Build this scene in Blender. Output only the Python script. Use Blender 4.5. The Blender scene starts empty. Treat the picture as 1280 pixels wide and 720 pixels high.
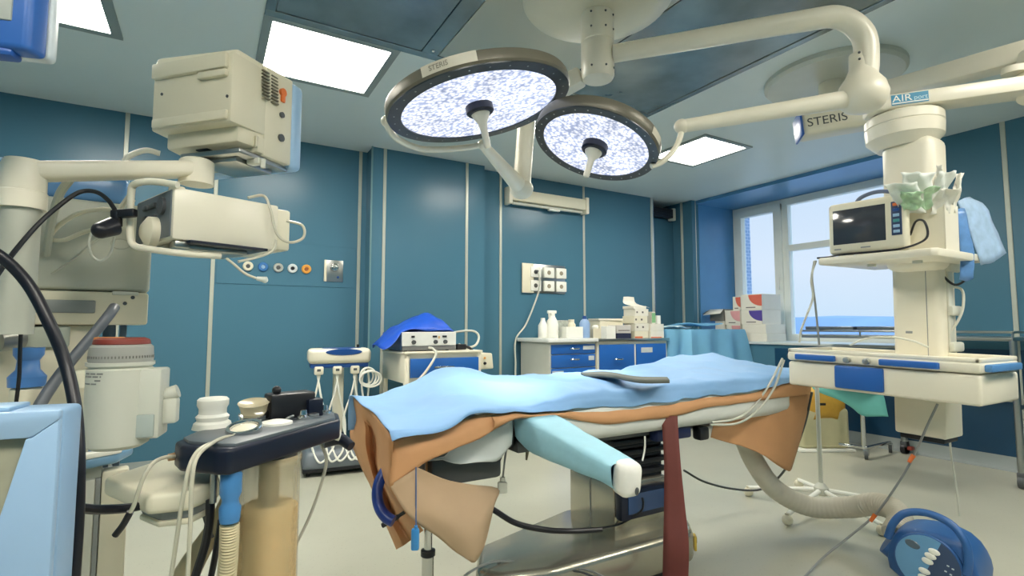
import bpy, bmesh, math, random
from mathutils import Vector, Matrix, noise
random.seed(7)
SC = bpy.context.scene
COL = SC.collection
PI = math.pi
R = math.radians

# ------------------------------------------------------------------ camera
CAM_H = 1.22
YAW, PITCH, FPX = R(30.2), R(4.19), 655.0
cam = bpy.data.cameras.new('camera')
cam.sensor_width = 36.0
cam.sensor_fit = 'HORIZONTAL'
cam.lens = FPX / 1280 * 36
cam.clip_start = 0.02
cam.clip_end = 30000
camo = bpy.data.objects.new('camera', cam)
COL.objects.link(camo)
camo.location = (0, 0, CAM_H)
camo.rotation_euler = (PI / 2 + PITCH, 0, -YAW)
SC.camera = camo
FW = Vector((math.sin(YAW) * math.cos(PITCH), math.cos(YAW) * math.cos(PITCH), math.sin(PITCH)))
RT = Vector((math.cos(YAW), -math.sin(YAW), 0))
UP = RT.cross(FW)
FH = Vector((math.sin(YAW), math.cos(YAW), 0))
ORG = Vector((0, 0, CAM_H))


def at(x, y, d):
    """survey: the point d metres deep that the photograph shows at x, y"""
    return ORG + (FW + RT * ((x - 640) / FPX) + UP * ((360 - y) / FPX)) * d


def plan(X, Z, z=0.0):
    """plan position X to the side and Z ahead of the standpoint"""
    v = RT * X + FH * Z
    return Vector((v.x, v.y, z))


def frame(o, xdir, zrot=None):
    """matrix with origin o, horizontal x axis along xdir, z up"""
    x = Vector((xdir[0], xdir[1], 0)).normalized()
    z = Vector((0, 0, 1))
    y = z.cross(x)
    m = Matrix((x, y, z)).transposed().to_4x4()
    m.translation = Vector(o)
    return m


def frame_n(o, n, hint=(0, 0, 1)):
    """matrix with z axis along n"""
    z = Vector(n).normalized()
    x = Vector(hint).cross(z)
    if x.length < 1e-4:
        x = Vector((1, 0, 0)).cross(z)
    x.normalize()
    y = z.cross(x)
    m = Matrix((x, y, z)).transposed().to_4x4()
    m.translation = Vector(o)
    return m


def rotz(o, a):
    return Matrix.Translation(Vector(o)) @ Matrix.Rotation(a, 4, 'Z')


# ------------------------------------------------------------------ materials
def lin(c):
    c = c / 255.0
    return c / 12.92 if c <= 0.04045 else ((c + 0.055) / 1.055) ** 2.4


def rgb(r, g, b):
    return (lin(r), lin(g), lin(b), 1)


MATS = {}


def mat(name, col, rough=0.5, metal=0.0, var=0.06, scale=6.0, bump=0.0, bscale=60.0, alpha=1.0, trans=0.0, sss=0.0, coat=0.0, spec=0.5):
    m = bpy.data.materials.new(name)
    m.use_nodes = True
    nt = m.node_tree
    b = nt.nodes['Principled BSDF']
    c = rgb(*col)
    tc = nt.nodes.new('ShaderNodeTexCoord')
    n = nt.nodes.new('ShaderNodeTexNoise')
    n.inputs['Scale'].default_value = scale
    n.inputs['Detail'].default_value = 4
    nt.links.new(tc.outputs['Object'], n.inputs['Vector'])
    r = nt.nodes.new('ShaderNodeValToRGB')
    r.color_ramp.elements[0].position = 0.3
    r.color_ramp.elements[1].position = 0.7
    r.color_ramp.elements[0].color = tuple(x * (1 - var) for x in c[:3]) + (1,)
    r.color_ramp.elements[1].color = tuple(min(1, x * (1 + var)) for x in c[:3]) + (1,)
    nt.links.new(n.outputs['Fac'], r.inputs['Fac'])
    nt.links.new(r.outputs['Color'], b.inputs['Base Color'])
    b.inputs['Roughness'].default_value = rough
    b.inputs['Metallic'].default_value = metal
    b.inputs['Alpha'].default_value = alpha
    b.inputs['Transmission Weight'].default_value = trans
    b.inputs['Coat Weight'].default_value = coat
    b.inputs['Specular IOR Level'].default_value = spec
    if sss:
        b.inputs['Subsurface Weight'].default_value = sss
        b.inputs['Subsurface Radius'].default_value = (0.02, 0.02, 0.02)
    if bump:
        n2 = nt.nodes.new('ShaderNodeTexNoise')
        n2.inputs['Scale'].default_value = bscale
        nt.links.new(tc.outputs['Object'], n2.inputs['Vector'])
        bp = nt.nodes.new('ShaderNodeBump')
        bp.inputs['Strength'].default_value = bump
        bp.inputs['Distance'].default_value = 0.01
        nt.links.new(n2.outputs['Fac'], bp.inputs['Height'])
        nt.links.new(bp.outputs['Normal'], b.inputs['Normal'])
    MATS[name] = m
    return m


def emit(name, col, strength):
    m = bpy.data.materials.new(name)
    m.use_nodes = True
    nt = m.node_tree
    nt.nodes.clear()
    e = nt.nodes.new('ShaderNodeEmission')
    e.inputs['Color'].default_value = rgb(*col)
    e.inputs['Strength'].default_value = strength
    o = nt.nodes.new('ShaderNodeOutputMaterial')
    nt.links.new(e.outputs[0], o.inputs[0])
    return m


cream = mat('cream_plastic', (226, 220, 196), 0.42, var=0.03)
white = mat('white_plastic', (236, 236, 226), 0.4, var=0.02)
warmwhite = mat('warm_white_enamel', (232, 226, 206), 0.32, var=0.02)
greywhite = mat('grey_white_enamel', (204, 205, 192), 0.4, var=0.03)
midgrey = mat('mid_grey_plastic', (140, 144, 142), 0.45)
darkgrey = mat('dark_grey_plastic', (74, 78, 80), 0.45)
black = mat('black_plastic', (20, 22, 28), 0.4, var=0.1)
blackrub = mat('black_rubber', (16, 18, 28), 0.38, var=0.1)
navyblk = mat('navy_black_moulding', (16, 24, 44), 0.35, var=0.1)
blue = mat('royal_blue_laminate', (36, 98, 178), 0.35, var=0.03)
deepblue = mat('deep_blue_plastic', (24, 72, 140), 0.38, var=0.05)
skyblue = mat('light_blue_plastic', (150, 184, 214), 0.4, var=0.03)
midblue = mat('mid_blue_plastic', (86, 140, 196), 0.4, var=0.04)
steel = mat('brushed_steel', (178, 180, 176), 0.28, 1.0, var=0.05, scale=3)
chrome = mat('chrome', (215, 216, 214), 0.12, 1.0, var=0.01)
red = mat('dull_red_plastic', (134, 54, 42), 0.45)
orange = mat('orange_plastic', (222, 112, 48), 0.45)
cardb = mat('cardboard_white', (226, 222, 208), 0.7, var=0.03)
green = mat('soft_green_print', (132, 186, 130), 0.5)


# ------------------------------------------------------------------ mesh builder
def catmull(pts, n):
    pts = [Vector(p) for p in pts]
    if len(pts) < 3:
        return [pts[0].lerp(pts[-1], i / n) for i in range(n + 1)]
    P = [pts[0] * 2 - pts[1]] + pts + [pts[-1] * 2 - pts[-2]]
    out = []
    for i in range(1, len(P) - 2):
        for k in range(n):
            t = k / n
            a, b, c, d = P[i - 1], P[i], P[i + 1], P[i + 2]
            out.append(0.5 * ((2 * b) + (c - a) * t + (2 * a - 5 * b + 4 * c - d) * t * t + (3 * b - a - 3 * c + d) * t ** 3))
    out.append(pts[-1])
    return out


class MB:
    def __init__(s):
        s.bm = bmesh.new()

    def _add(s, vs, M=None):
        if M is not None:
            for v in vs:
                v.co = M @ v.co

    def box(s, c, size, M=None, bev=0.0, seg=2, taper=None):
        """box centred at c; taper=(tx, ty) scales the top face"""
        r = bmesh.ops.create_cube(s.bm, size=1)
        vs = r['verts']
        for v in vs:
            tx = ty = 1.0
            if taper and v.co.z > 0:
                tx, ty = taper
            v.co = Vector((v.co.x * size[0] * tx, v.co.y * size[1] * ty, v.co.z * size[2])) + Vector(c)
        if bev:
            es = list({e for v in vs for e in v.link_edges})
            q = bmesh.ops.bevel(s.bm, geom=es, offset=bev, segments=seg, affect='EDGES', profile=0.5)
            vs = list({v for f in q['faces'] for v in f.verts} | {v for v in vs if v.is_valid})
        s._add(vs, M)
        return s

    def span(s, a, b, M=None, bev=0.0, seg=2):
        a, b = Vector(a), Vector(b)
        return s.box((a + b) / 2, [abs(x) for x in (b - a)], M, bev, seg)

    def cyl(s, p0, p1, r0, r1=None, seg=24, M=None, caps=True):
        p0, p1 = Vector(p0), Vector(p1)
        r1 = r0 if r1 is None else r1
        F = frame_n(p0, p1 - p0)
        L = (p1 - p0).length
        return s.lathe([(r0, 0), (r1, L)], (M @ F) if M is not None else F, seg, caps)

    def lathe(s, prof, M=None, seg=28, caps=True):
        rings = []
        for r, z in prof:
            if r < 1e-6:
                rings.append([s.bm.verts.new((0, 0, z))])
            else:
                rings.append([s.bm.verts.new((r * math.cos(2 * PI * i / seg), r * math.sin(2 * PI * i / seg), z)) for i in range(seg)])
        for a, b in zip(rings, rings[1:]):
            for i in range(seg):
                j = (i + 1) % seg
                if len(a) == 1 and len(b) == 1:
                    continue
                if len(a) == 1:
                    s.bm.faces.new((a[0], b[j], b[i]))
                elif len(b) == 1:
                    s.bm.faces.new((a[i], a[j], b[0]))
                else:
                    s.bm.faces.new((a[i], a[j], b[j], b[i]))
        if caps:
            if len(rings[0]) > 1:
                s.bm.faces.new(list(reversed(rings[0])))
            if len(rings[-1]) > 1:
                s.bm.faces.new(rings[-1])
        s._add([v for q in rings for v in q], M)
        return s

    def tube(s, pts, r, seg=10, n=8, M=None, smooth=True, closed=False):
        pts = [Vector(p) for p in pts]
        if closed:
            base = catmull(pts[-2:] + pts + pts[:3], n)
            P = base[2 * n: (len(pts) + 2) * n]
        else:
            P = catmull(pts, n) if smooth else pts
        N = len(P)
        up = None
        rings = []
        for i, p in enumerate(P):
            if closed:
                t = P[(i + 1) % N] - P[i - 1]
            else:
                t = P[min(i + 1, N - 1)] - P[max(i - 1, 0)]
            if t.length < 1e-9:
                t = Vector((0, 0, 1))
            t.normalize()
            if up is None:
                up = t.orthogonal().normalized()
            up = (up - t * up.dot(t))
            if up.length < 1e-6:
                up = t.orthogonal()
            up.normalize()
            w = t.cross(up)
            rr = r(i / max(1, N - 1)) if callable(r) else r
            rings.append([s.bm.verts.new(p + (up * math.cos(2 * PI * k / seg) + w * math.sin(2 * PI * k / seg)) * rr) for k in range(seg)])
        for i in range(N if closed else N - 1):
            a, b = rings[i], rings[(i + 1) % N]
            for k in range(seg):
                j = (k + 1) % seg
                s.bm.faces.new((a[k], a[j], b[j], b[k]))
        if not closed:
            s.bm.faces.new(list(reversed(rings[0])))
            s.bm.faces.new(rings[-1])
        s._add([v for q in rings for v in q], M)
        return s

    def ball(s, c, r, M=None, u=20, v=12):
        q = bmesh.ops.create_uvsphere(s.bm, u_segments=u, v_segments=v, radius=1)
        rr = r if hasattr(r, '__len__') else (r, r, r)
        for w in q['verts']:
            w.co = Vector((w.co.x * rr[0], w.co.y * rr[1], w.co.z * rr[2])) + Vector(c)
        s._add(q['verts'], M)
        return s

    def prism(s, poly, z0, z1, M=None, bev=0.0, seg=2, shrink=1.0):
        """polygon in xy extruded from z0 to z1"""
        cx = sum(p[0] for p in poly) / len(poly)
        cy = sum(p[1] for p in poly) / len(poly)
        lo = [s.bm.verts.new((p[0], p[1], z0)) for p in poly]
        hi = [s.bm.verts.new((cx + (p[0] - cx) * shrink, cy + (p[1] - cy) * shrink, z1)) for p in poly]
        k = len(poly)
        fs = [s.bm.faces.new(list(reversed(lo))), s.bm.faces.new(hi)]
        for i in range(k):
            j = (i + 1) % k
            fs.append(s.bm.faces.new((lo[i], lo[j], hi[j], hi[i])))
        bmesh.ops.recalc_face_normals(s.bm, faces=fs)
        vs = lo + hi
        if bev:
            es = list({e for f in fs for e in f.edges})
            q = bmesh.ops.bevel(s.bm, geom=es, offset=bev, segments=seg, affect='EDGES', profile=0.5)
            vs = list({v for f in q['faces'] for v in f.verts} | {v for v in vs if v.is_valid})
        s._add(vs, M)
        return s

    def grid(s, rows, n=5, m=5, wr=0.0, ws=8.0, seed=0.0, fold=0.0, fs=3.0):
        """smooth sheet through rows of points"""
        cr = [catmull(r, n) for r in rows]
        cols = list(zip(*cr))
        cc = [catmull(c, m) for c in cols]
        G = [list(x) for x in zip(*cc)]
        vs = []
        for i, row in enumerate(G):
            q = []
            for j, p in enumerate(row):
                if wr:
                    p = p + Vector(noise.noise_vector(p * ws + Vector((seed, seed * 2, 0)))) * wr
                if fold:
                    a = noise.noise(p * fs + Vector((seed, 7, 0)))
                    b = noise.noise(p * fs * 1.9 + Vector((3, seed, 5)))
                    p = p + Vector((0, 0.3, 1)) * fold * (0.75 - 2.2 * abs(a) - 1.0 * abs(b))
                q.append(s.bm.verts.new(p))
            vs.append(q)
        for i in range(len(vs) - 1):
            for j in range(len(vs[0]) - 1):
                s.bm.faces.new((vs[i][j], vs[i][j + 1], vs[i + 1][j + 1], vs[i + 1][j]))
        return s

    def mesh(s, name, material, sharp=35):
        me = bpy.data.meshes.new(name)
        bmesh.ops.remove_doubles(s.bm, verts=s.bm.verts, dist=1e-6)
        bmesh.ops.recalc_face_normals(s.bm, faces=s.bm.faces)
        s.bm.to_mesh(me)
        s.bm.free()
        me.materials.append(material)
        for p in me.polygons:
            p.use_smooth = True
        me.set_sharp_from_angle(angle=R(sharp))
        return me

    def build(s, name, material, parent=None, w=False, thick=0.0, sub=0, sharp=35):
        """one mesh object; w: coordinates are world coordinates"""
        Mroot = ROOT.get(parent.name, Matrix.Identity(4)) if parent else None
        if parent is not None and w:
            inv = Mroot.inverted()
            for v in s.bm.verts:
                v.co = inv @ v.co
        loc = None
        if parent is None:
            xs = [v.co for v in s.bm.verts]
            mn = Vector([min(c[i] for c in xs) for i in range(3)])
            mx = Vector([max(c[i] for c in xs) for i in range(3)])
            loc = Vector(((mn.x + mx.x) / 2, (mn.y + mx.y) / 2, mn.z))
            for v in s.bm.verts:
                v.co = v.co - loc
        me = s.mesh(name, material, sharp)
        o = bpy.data.objects.new(name, me)
        COL.objects.link(o)
        if parent is not None:
            o.parent = parent
            ROOT[o.name] = Mroot
        else:
            o.location = loc
            ROOT[o.name] = Matrix.Translation(loc)
        if sub:
            md = o.modifiers.new('smooth', 'SUBSURF')
            md.levels = md.render_levels = sub
        if thick:
            md = o.modifiers.new('thickness', 'SOLIDIFY')
            md.thickness = thick
            md.offset = 0
        return o


ROOT = {}


def tag(o, label, cat, group=None):
    o['label'] = label
    o['category'] = cat
    if group:
        o['group'] = group
    return o


def thing(name, label, cat, M, group=None):
    if not isinstance(M, Matrix):
        M = Matrix.Translation(Vector(M))
    o = bpy.data.objects.new(name, None)
    o.empty_display_size = 0.1
    COL.objects.link(o)
    o.matrix_world = M
    ROOT[o.name] = M.copy()
    return tag(o, label, cat, group)


def struct(o):
    o['kind'] = 'structure'
    return o


def dup(root, M, label=None):
    r = root.copy()
    COL.objects.link(r)
    r.matrix_world = M
    ROOT[r.name] = M.copy()
    if label:
        r['label'] = label
    for ch in list(root.children):
        c = ch.copy()
        COL.objects.link(c)
        c.parent = r
        ROOT[c.name] = M.copy()
        for g in list(ch.children):
            d = g.copy()
            COL.objects.link(d)
            d.parent = c
    return r


def text(body, size, M, material, parent, name='lettering', ext=0.0006, squeeze=1.0):
    """raised lettering as a mesh part"""
    cu = bpy.data.curves.new(name, 'FONT')
    cu.body = body
    cu.size = size
    cu.extrude = ext
    cu.align_x = 'CENTER'
    cu.align_y = 'CENTER'
    tmp = bpy.data.objects.new(name + '_outline', cu)
    COL.objects.link(tmp)
    bpy.context.view_layer.update()
    me = bpy.data.meshes.new_from_object(tmp.evaluated_get(bpy.context.evaluated_depsgraph_get()))
    bpy.data.objects.remove(tmp)
    me.name = name
    me.transform(ROOT[parent.name].inverted() @ M @ Matrix.Diagonal((squeeze, 1, 1, 1)))
    me.materials.clear()
    me.materials.append(material)
    o = bpy.data.objects.new(name, me)
    COL.objects.link(o)
    o.parent = parent
    return o


def cord(name, pts, r, material, label, cat='cord', seg=8, n=8, group=None):
    o = MB().tube(pts, r, seg, n).build(name, material)
    return tag(o, label, cat, group)
# light levels
SKY, PANEL, LENS, BEAM, EXPO = 1.05, 35.0, 1.5, 125.0, 0.0
# ================================================================== the room
CEIL = 3.0
XW, XG = 5.94, 6.79           # window wall, glass line
YB = 5.22


def wall_mat():
    m = mat('teal_laminate', (74, 117, 138), 0.26, var=0.03, scale=1.2, spec=0.25)
    return m


teal = wall_mat()
navy = mat('navy_lower_wall', (18, 62, 92), 0.35, var=0.03)
recess = mat('blue_recess_laminate', (84, 142, 190), 0.3, var=0.03)


def floor_mat():
    m = mat('speckled_vinyl', (178, 178, 162), 0.3, var=0.04, scale=2.0, spec=0.4)
    nt = m.node_tree
    b = nt.nodes['Principled BSDF']
    ramp = [n for n in nt.nodes if n.type == 'VALTORGB'][0]
    tc = [n for n in nt.nodes if n.type == 'TEX_COORD'][0]
    v = nt.nodes.new('ShaderNodeTexVoronoi')
    v.inputs['Scale'].default_value = 38
    nt.links.new(tc.outputs['Object'], v.inputs['Vector'])
    cr = nt.nodes.new('ShaderNodeValToRGB')
    cr.color_ramp.elements[0].position = 0.06
    cr.color_ramp.elements[1].position = 0.16
    cr.color_ramp.elements[0].color = (0.72, 0.73, 0.72, 1)
    cr.color_ramp.elements[1].color = (1, 1, 1, 1)
    nt.links.new(v.outputs['Distance'], cr.inputs['Fac'])
    mx = nt.nodes.new('ShaderNodeMix')
    mx.data_type = 'RGBA'
    mx.blend_type = 'MULTIPLY'
    mx.inputs['Factor'].default_value = 0.8
    nt.links.new(ramp.outputs['Color'], mx.inputs['A'])
    nt.links.new(cr.outputs['Color'], mx.inputs['B'])
    nt.links.new(mx.outputs['Result'], b.inputs['Base Color'])
    return m


vinyl = floor_mat()
XL, YF = -2.3, -2.2
struct(MB().span((XL, YF, -0.1), (7.3, 6.3, 0)).build('floor', vinyl))
ceilm = mat('ceiling_panels', (216, 226, 224), 0.38, var=0.03, scale=0.8, spec=0.4)
struct(MB().span((XL, YF, CEIL), (XW + 0.06, 6.4, CEIL + 0.1)).build('ceiling', ceilm))

NX0, NX1, NY = 5.30, 5.86, 6.05
bw = MB()
bw.span((XL, 5.30, 0), (1.365, 5.42, CEIL))
bw.span((1.365, 5.09, 0), (2.61, 5.42, CEIL))
bw.span((2.61, YB, 0), (NX0, 5.42, CEIL))
struct(bw.build('wall_back', teal))
nb = MB()
nb.span((NX0 - 0.1, 5.42, 0), (NX0, NY + 0.1, CEIL))
nb.span((NX0, NY, 0), (NX1 + 0.05, NY + 0.1, CEIL))
struct(nb.build('wall_niche', teal))
rw = MB()
rw.span((NX1, 5.03, 0), (7.0, 6.2, CEIL))                      # pier beside the window recess
rw.span((XW, YF, 0), (XW + 1.0, 2.45, CEIL))                   # right of the recess
struct(rw.build('wall_right', teal))
SILL = 1.03
rs = MB()
rs.span((XW, 2.45, 0), (XG + 0.1, 5.03, SILL - 0.03))
struct(rs.build('wall_under_window', teal))
rs = MB()
rs.span((XW + 0.01, 2.45, 2.955), (XG + 0.1, 5.03, CEIL))
rs.span((XW + 0.05, 5.022, SILL), (XG, 5.03, 2.955))
rs.span((XW + 0.05, 2.45, SILL), (XG, 2.458, 2.955))
struct(rs.build('wall_recess_lining', recess))
sillm = mat('pale_sill', (196, 204, 204), 0.35)
struct(MB().span((XW - 0.03, 2.46, SILL - 0.03), (XG - 0.02, 5.02, SILL), bev=0.006).build('trim_sill', sillm))
struct(MB().span((XL - 0.1, YF, 0), (XL, 5.42, CEIL)).build('wall_left', teal))
struct(MB().span((XL, YF - 0.1, 0), (7.0, YF, CEIL)).build('wall_front', teal))
struct(MB().span((XW - 0.006, YF, 0.12), (XW, 2.45, 1.02)).span((XW - 0.006, 2.45, 0.12), (XW, 3.9, 0.96)).build('wall_lower', navy))  # lower right wall in a darker navy tone

# coved skirting
sk = mat('skirting_vinyl', (150, 158, 156), 0.45, var=0.04)


def skirt(name, a, b, n):
    a, b, n = Vector(a), Vector(b), Vector(n)
    m = MB()
    prof = [(0, 0.12), (0.006, 0.12), (0.008, 0.05), (0.02, 0.02), (0.05, 0.003), (0.05, 0)]
    va = [m.bm.verts.new(a + n * p[0] + Vector((0, 0, p[1]))) for p in prof]
    vb = [m.bm.verts.new(b + n * p[0] + Vector((0, 0, p[1]))) for p in prof]
    for i in range(len(prof) - 1):
        m.bm.faces.new((va[i], va[i + 1], vb[i + 1], vb[i]))
    struct(m.build(name, sk))


skirt('baseboard_right', (XW, YF, 0), (XW, 5.03, 0), (-1, 0, 0))
skirt('baseboard_back', (2.61, YB, 0), (NX0, YB, 0), (0, -1, 0))
skirt('baseboard_pier', (1.365, 5.09, 0), (2.61, 5.09, 0), (0, -1, 0))
skirt('baseboard_left', (XL, 5.30, 0), (1.365, 5.30, 0), (0, -1, 0))

# metal cover strips between the wall panels
strip = mat('pale_metal_strip', (186, 190, 178), 0.35, 0.3, var=0.03)
k = 1
for x, y in ((-0.63, 5.30), (0.03, 5.30), (1.30, 5.30), (1.49, 5.09), (2.395, 5.09), (2.885, YB), (4.09, YB), (5.275, YB)):
    w = 0.016 if x != 5.275 else 0.022
    struct(MB().span((x - w, y - 0.008, 0.12), (x + w, y + 0.002, CEIL), bev=0.003, seg=1).build('trim_%d' % k, strip))
    k += 1
struct(MB().span((1.352, 5.075, 0.12), (1.366, 5.09, CEIL)).build('trim_%d' % k, mat('edge_strip', (110, 146, 150), 0.4)))
k += 1
for x, y in ((XW, 5.045), (XW, 1.70)):
    struct(MB().span((x - 0.008, y - 0.018, 0.12), (x + 0.002, y + 0.018, CEIL), bev=0.003, seg=1).build('trim_%d' % k, strip))
    k += 1
struct(MB().span((NX1 - 0.022, 5.19, 0), (NX1 + 0.012, 5.22, CEIL), bev=0.003, seg=1).build('trim_%d' % k, strip))
k += 1
struct(MB().span((NX0 - 0.002, YB, 0.0), (NX0 + 0.012, YB + 0.16, CEIL - 0.02)).build('trim_%d' % k, mat('bright_jamb', (200, 206, 214), 0.18, 0.85)))
k += 1
# the panel that carries the gas outlets stands a few millimetres proud
struct(MB().span((0.06, 5.294, 1.60), (1.27, 5.30, 2.0), bev=0.002, seg=1).build('trim_%d' % k, teal))

# blue door leaf in the niche with a black slotted vent over it
dr = thing('door_1', 'blue door leaf in the corner niche below a black vent', 'door', (NX0 + 0.28, 5.40, 0))
dr['kind'] = 'structure'
MB().span((NX0 + 0.012, 5.38, 0.02), (NX1 - 0.002, 5.42, 2.77), bev=0.004).build('door_leaf', teal, dr, w=True)
v = MB().span((NX0 + 0.03, 5.26, 2.77), (NX1 - 0.12, 5.36, 2.90), bev=0.004)
for i in range(5):
    v.span((NX0 + 0.035, 5.252, 2.785 + i * 0.022), (NX1 - 0.125, 5.262, 2.793 + i * 0.022))
vt = thing('air_vent', 'black slotted vent box above the blue niche door', 'vent', (NX0 + 0.25, 5.3, 2.77))
v.build('grille', black, vt, w=True)
MB().span((NX1 - 0.12, 5.255, 2.74), (NX1 - 0.07, 5.36, 2.915), bev=0.004).build('end_cap', greywhite, vt, w=True)

# ------------------------------------------------------------------ window
wf = mat('window_frame_pvc', (238, 240, 230), 0.4, var=0.02)
win = bpy.data.objects.new('window_1', None)
COL.objects.link(win)
win.location = (XG, 3.73, SILL)
ROOT['window_1'] = Matrix.Translation((XG, 3.73, SILL))
win['kind'] = 'structure'
WY0, WY1, WZ0, WZ1 = 2.47, 5.015, SILL, 2.95
fr = MB()
T = 0.09
for a, b in (((WY0, WZ0), (WY1, WZ0 + T)), ((WY0, WZ1 - T), (WY1, WZ1)), ((WY0, WZ0), (WY0 + T, WZ1)), ((WY1 - 0.07, WZ0), (WY1, WZ1)), ((4.17, WZ0), (4.25, WZ1)), ((WY0, 2.23), (4.25, 2.31))):
    k_ = 0.0012 * (a[0] + 2 * a[1])
    fr.span((XG - 0.05 - k_, a[0], a[1]), (XG + 0.04 - k_, b[0], b[1]))
fr.build('window_frame', wf, win, w=True)
sa = MB()
for a, b in (((4.25, WZ0 + 0.05), (4.945, WZ0 + 0.14)), ((4.25, WZ1 - 0.15), (4.945, WZ1 - 0.06)), ((4.25, WZ0 + 0.05), (4.36, WZ1 - 0.06)), ((4.865, WZ0 + 0.05), (4.945, WZ1 - 0.06))):
    k_ = 0.0012 * (a[0] + 2 * a[1])
    sa.span((XG - 0.08 - k_, a[0], a[1]), (XG + 0.01, b[0], b[1]))
sa.build('window_sash', wf, win, w=True)
hd = MB().box((XG - 0.08, 4.30, 1.86), (0.012, 0.03, 0.09), bev=0.004).span((XG - 0.115, 4.288, 1.72), (XG - 0.095, 4.312, 1.88), bev=0.005).cyl((XG - 0.11, 4.3, 1.87), (XG - 0.075, 4.3, 1.87), 0.01)
hd.build('window_handle', white, win, w=True)


def glass_mat(name, tint=(0.93, 0.97, 1.0), refl=0.06):
    m = bpy.data.materials.new(name)
    m.use_nodes = True
    nt = m.node_tree
    nt.nodes.clear()
    t = nt.nodes.new('ShaderNodeBsdfTransparent')
    t.inputs[0].default_value = tint + (1,)
    g = nt.nodes.new('ShaderNodeBsdfGlossy')
    g.inputs['Roughness'].default_value = 0.03
    mx = nt.nodes.new('ShaderNodeMixShader')
    fr_ = nt.nodes.new('ShaderNodeLayerWeight')
    fr_.inputs['Blend'].default_value = 0.15
    ml = nt.nodes.new('ShaderNodeMath')
    ml.operation = 'MULTIPLY'
    ml.inputs[1].default_value = 0.6
    nt.links.new(fr_.outputs['Fresnel'], ml.inputs[0])
    nt.links.new(ml.outputs[0], mx.inputs[0])
    nt.links.new(t.outputs[0], mx.inputs[1])
    nt.links.new(g.outputs[0], mx.inputs[2])
    o = nt.nodes.new('ShaderNodeOutputMaterial')
    nt.links.new(mx.outputs[0], o.inputs[0])
    return m


pane = glass_mat('pane_glass')
MB().span((XG - 0.012, 4.34, WZ0 + 0.1), (XG - 0.006, 4.9, WZ1 - 0.1)).span((XG - 0.006, WY0 + 0.05, WZ0 + 0.05), (XG, 4.2, 2.26)).span((XG - 0.006, WY0 + 0.05, 2.28), (XG, 4.2, WZ1 - 0.05)).build('window_pane', pane, win, w=True)
# brick reveal of the outside wall
brick = bpy.data.materials.new('blue_grey_brick')
brick.use_nodes = True
nt = brick.node_tree
bt = nt.nodes.new('ShaderNodeTexBrick')
bt.inputs['Color1'].default_value = rgb(150, 172, 206)
bt.inputs['Color2'].default_value = rgb(132, 160, 200)
bt.inputs['Mortar'].default_value = rgb(196, 210, 230)
bt.inputs['Scale'].default_value = 5
tc = nt.nodes.new('ShaderNodeTexCoord')
mp = nt.nodes.new('ShaderNodeMapping')
mp.inputs['Rotation'].default_value = (PI / 2, 0, 0)
nt.links.new(tc.outputs['Object'], mp.inputs['Vector'])
nt.links.new(mp.outputs['Vector'], bt.inputs['Vector'])
nt.links.new(bt.outputs['Color'], nt.nodes['Principled BSDF'].inputs['Base Color'])
struct(MB().span((XG + 0.06, 4.90, 0.5), (XG + 0.17, 5.3, 3.4)).build('wall_outside', brick))
# low land and water far below the window
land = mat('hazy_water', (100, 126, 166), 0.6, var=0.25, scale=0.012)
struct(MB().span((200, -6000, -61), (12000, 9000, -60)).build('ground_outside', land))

hl = MB()
hv = []
for i in range(60):
    y = -3000 + i * 170
    h = 62 + 26 * noise.noise(Vector((i * 0.31, 0.7, 0))) + 12 * noise.noise(Vector((i * 1.1, 2.7, 0)))
    hv.append([hl.bm.verts.new((2600, y, -62)), hl.bm.verts.new((2800, y, h * 0.75)), hl.bm.verts.new((3300, y, h)), hl.bm.verts.new((4200, y, -62))])
for a, b in zip(hv, hv[1:]):
    for j in range(3):
        hl.bm.faces.new((a[j], b[j], b[j + 1], a[j + 1]))
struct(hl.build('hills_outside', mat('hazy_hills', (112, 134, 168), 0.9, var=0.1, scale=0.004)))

# ------------------------------------------------------------------ sky
wd = bpy.data.worlds.new('sky')
SC.world = wd
wd.use_nodes = True
nt = wd.node_tree
nt.nodes.clear()
tc = nt.nodes.new('ShaderNodeTexCoord')
sx = nt.nodes.new('ShaderNodeSeparateXYZ')
nt.links.new(tc.outputs['Generated'], sx.inputs[0])
cr = nt.nodes.new('ShaderNodeValToRGB')
e = cr.color_ramp.elements
e[0].position = 0.0
e[0].color = rgb(206, 228, 246)
e[1].position = 0.45
e[1].color = rgb(178, 212, 242)
q = e.new(0.10)
q.color = rgb(226, 236, 250)
nt.links.new(sx.outputs['Z'], cr.inputs['Fac'])
nz = nt.nodes.new('ShaderNodeTexNoise')
nz.inputs['Scale'].default_value = 3.5
nz.inputs['Detail'].default_value = 5
nt.links.new(tc.outputs['Generated'], nz.inputs['Vector'])
mx = nt.nodes.new('ShaderNodeMix')
mx.data_type = 'RGBA'
mx.inputs['B'].default_value = rgb(238, 243, 250)
ma = nt.nodes.new('ShaderNodeMath')
ma.operation = 'MULTIPLY'
ma.inputs[1].default_value = 0.45
nt.links.new(nz.outputs['Fac'], ma.inputs[0])
nt.links.new(ma.outputs[0], mx.inputs['Factor'])
nt.links.new(cr.outputs['Color'], mx.inputs['A'])
bg = nt.nodes.new('ShaderNodeBackground')
# overcast sky: brighter overhead than at the horizon
mr = nt.nodes.new('ShaderNodeMapRange')
mr.inputs[1].default_value = 0.30
mr.inputs[2].default_value = 0.75
mr.inputs[3].default_value = SKY
mr.inputs[4].default_value = SKY * 4.0
nt.links.new(sx.outputs['Z'], mr.inputs[0])
nt.links.new(mr.outputs[0], bg.inputs['Strength'])
nt.links.new(mx.outputs['Result'], bg.inputs['Color'])
wo = nt.nodes.new('ShaderNodeOutputWorld')
nt.links.new(bg.outputs[0], wo.inputs[0])

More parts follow.
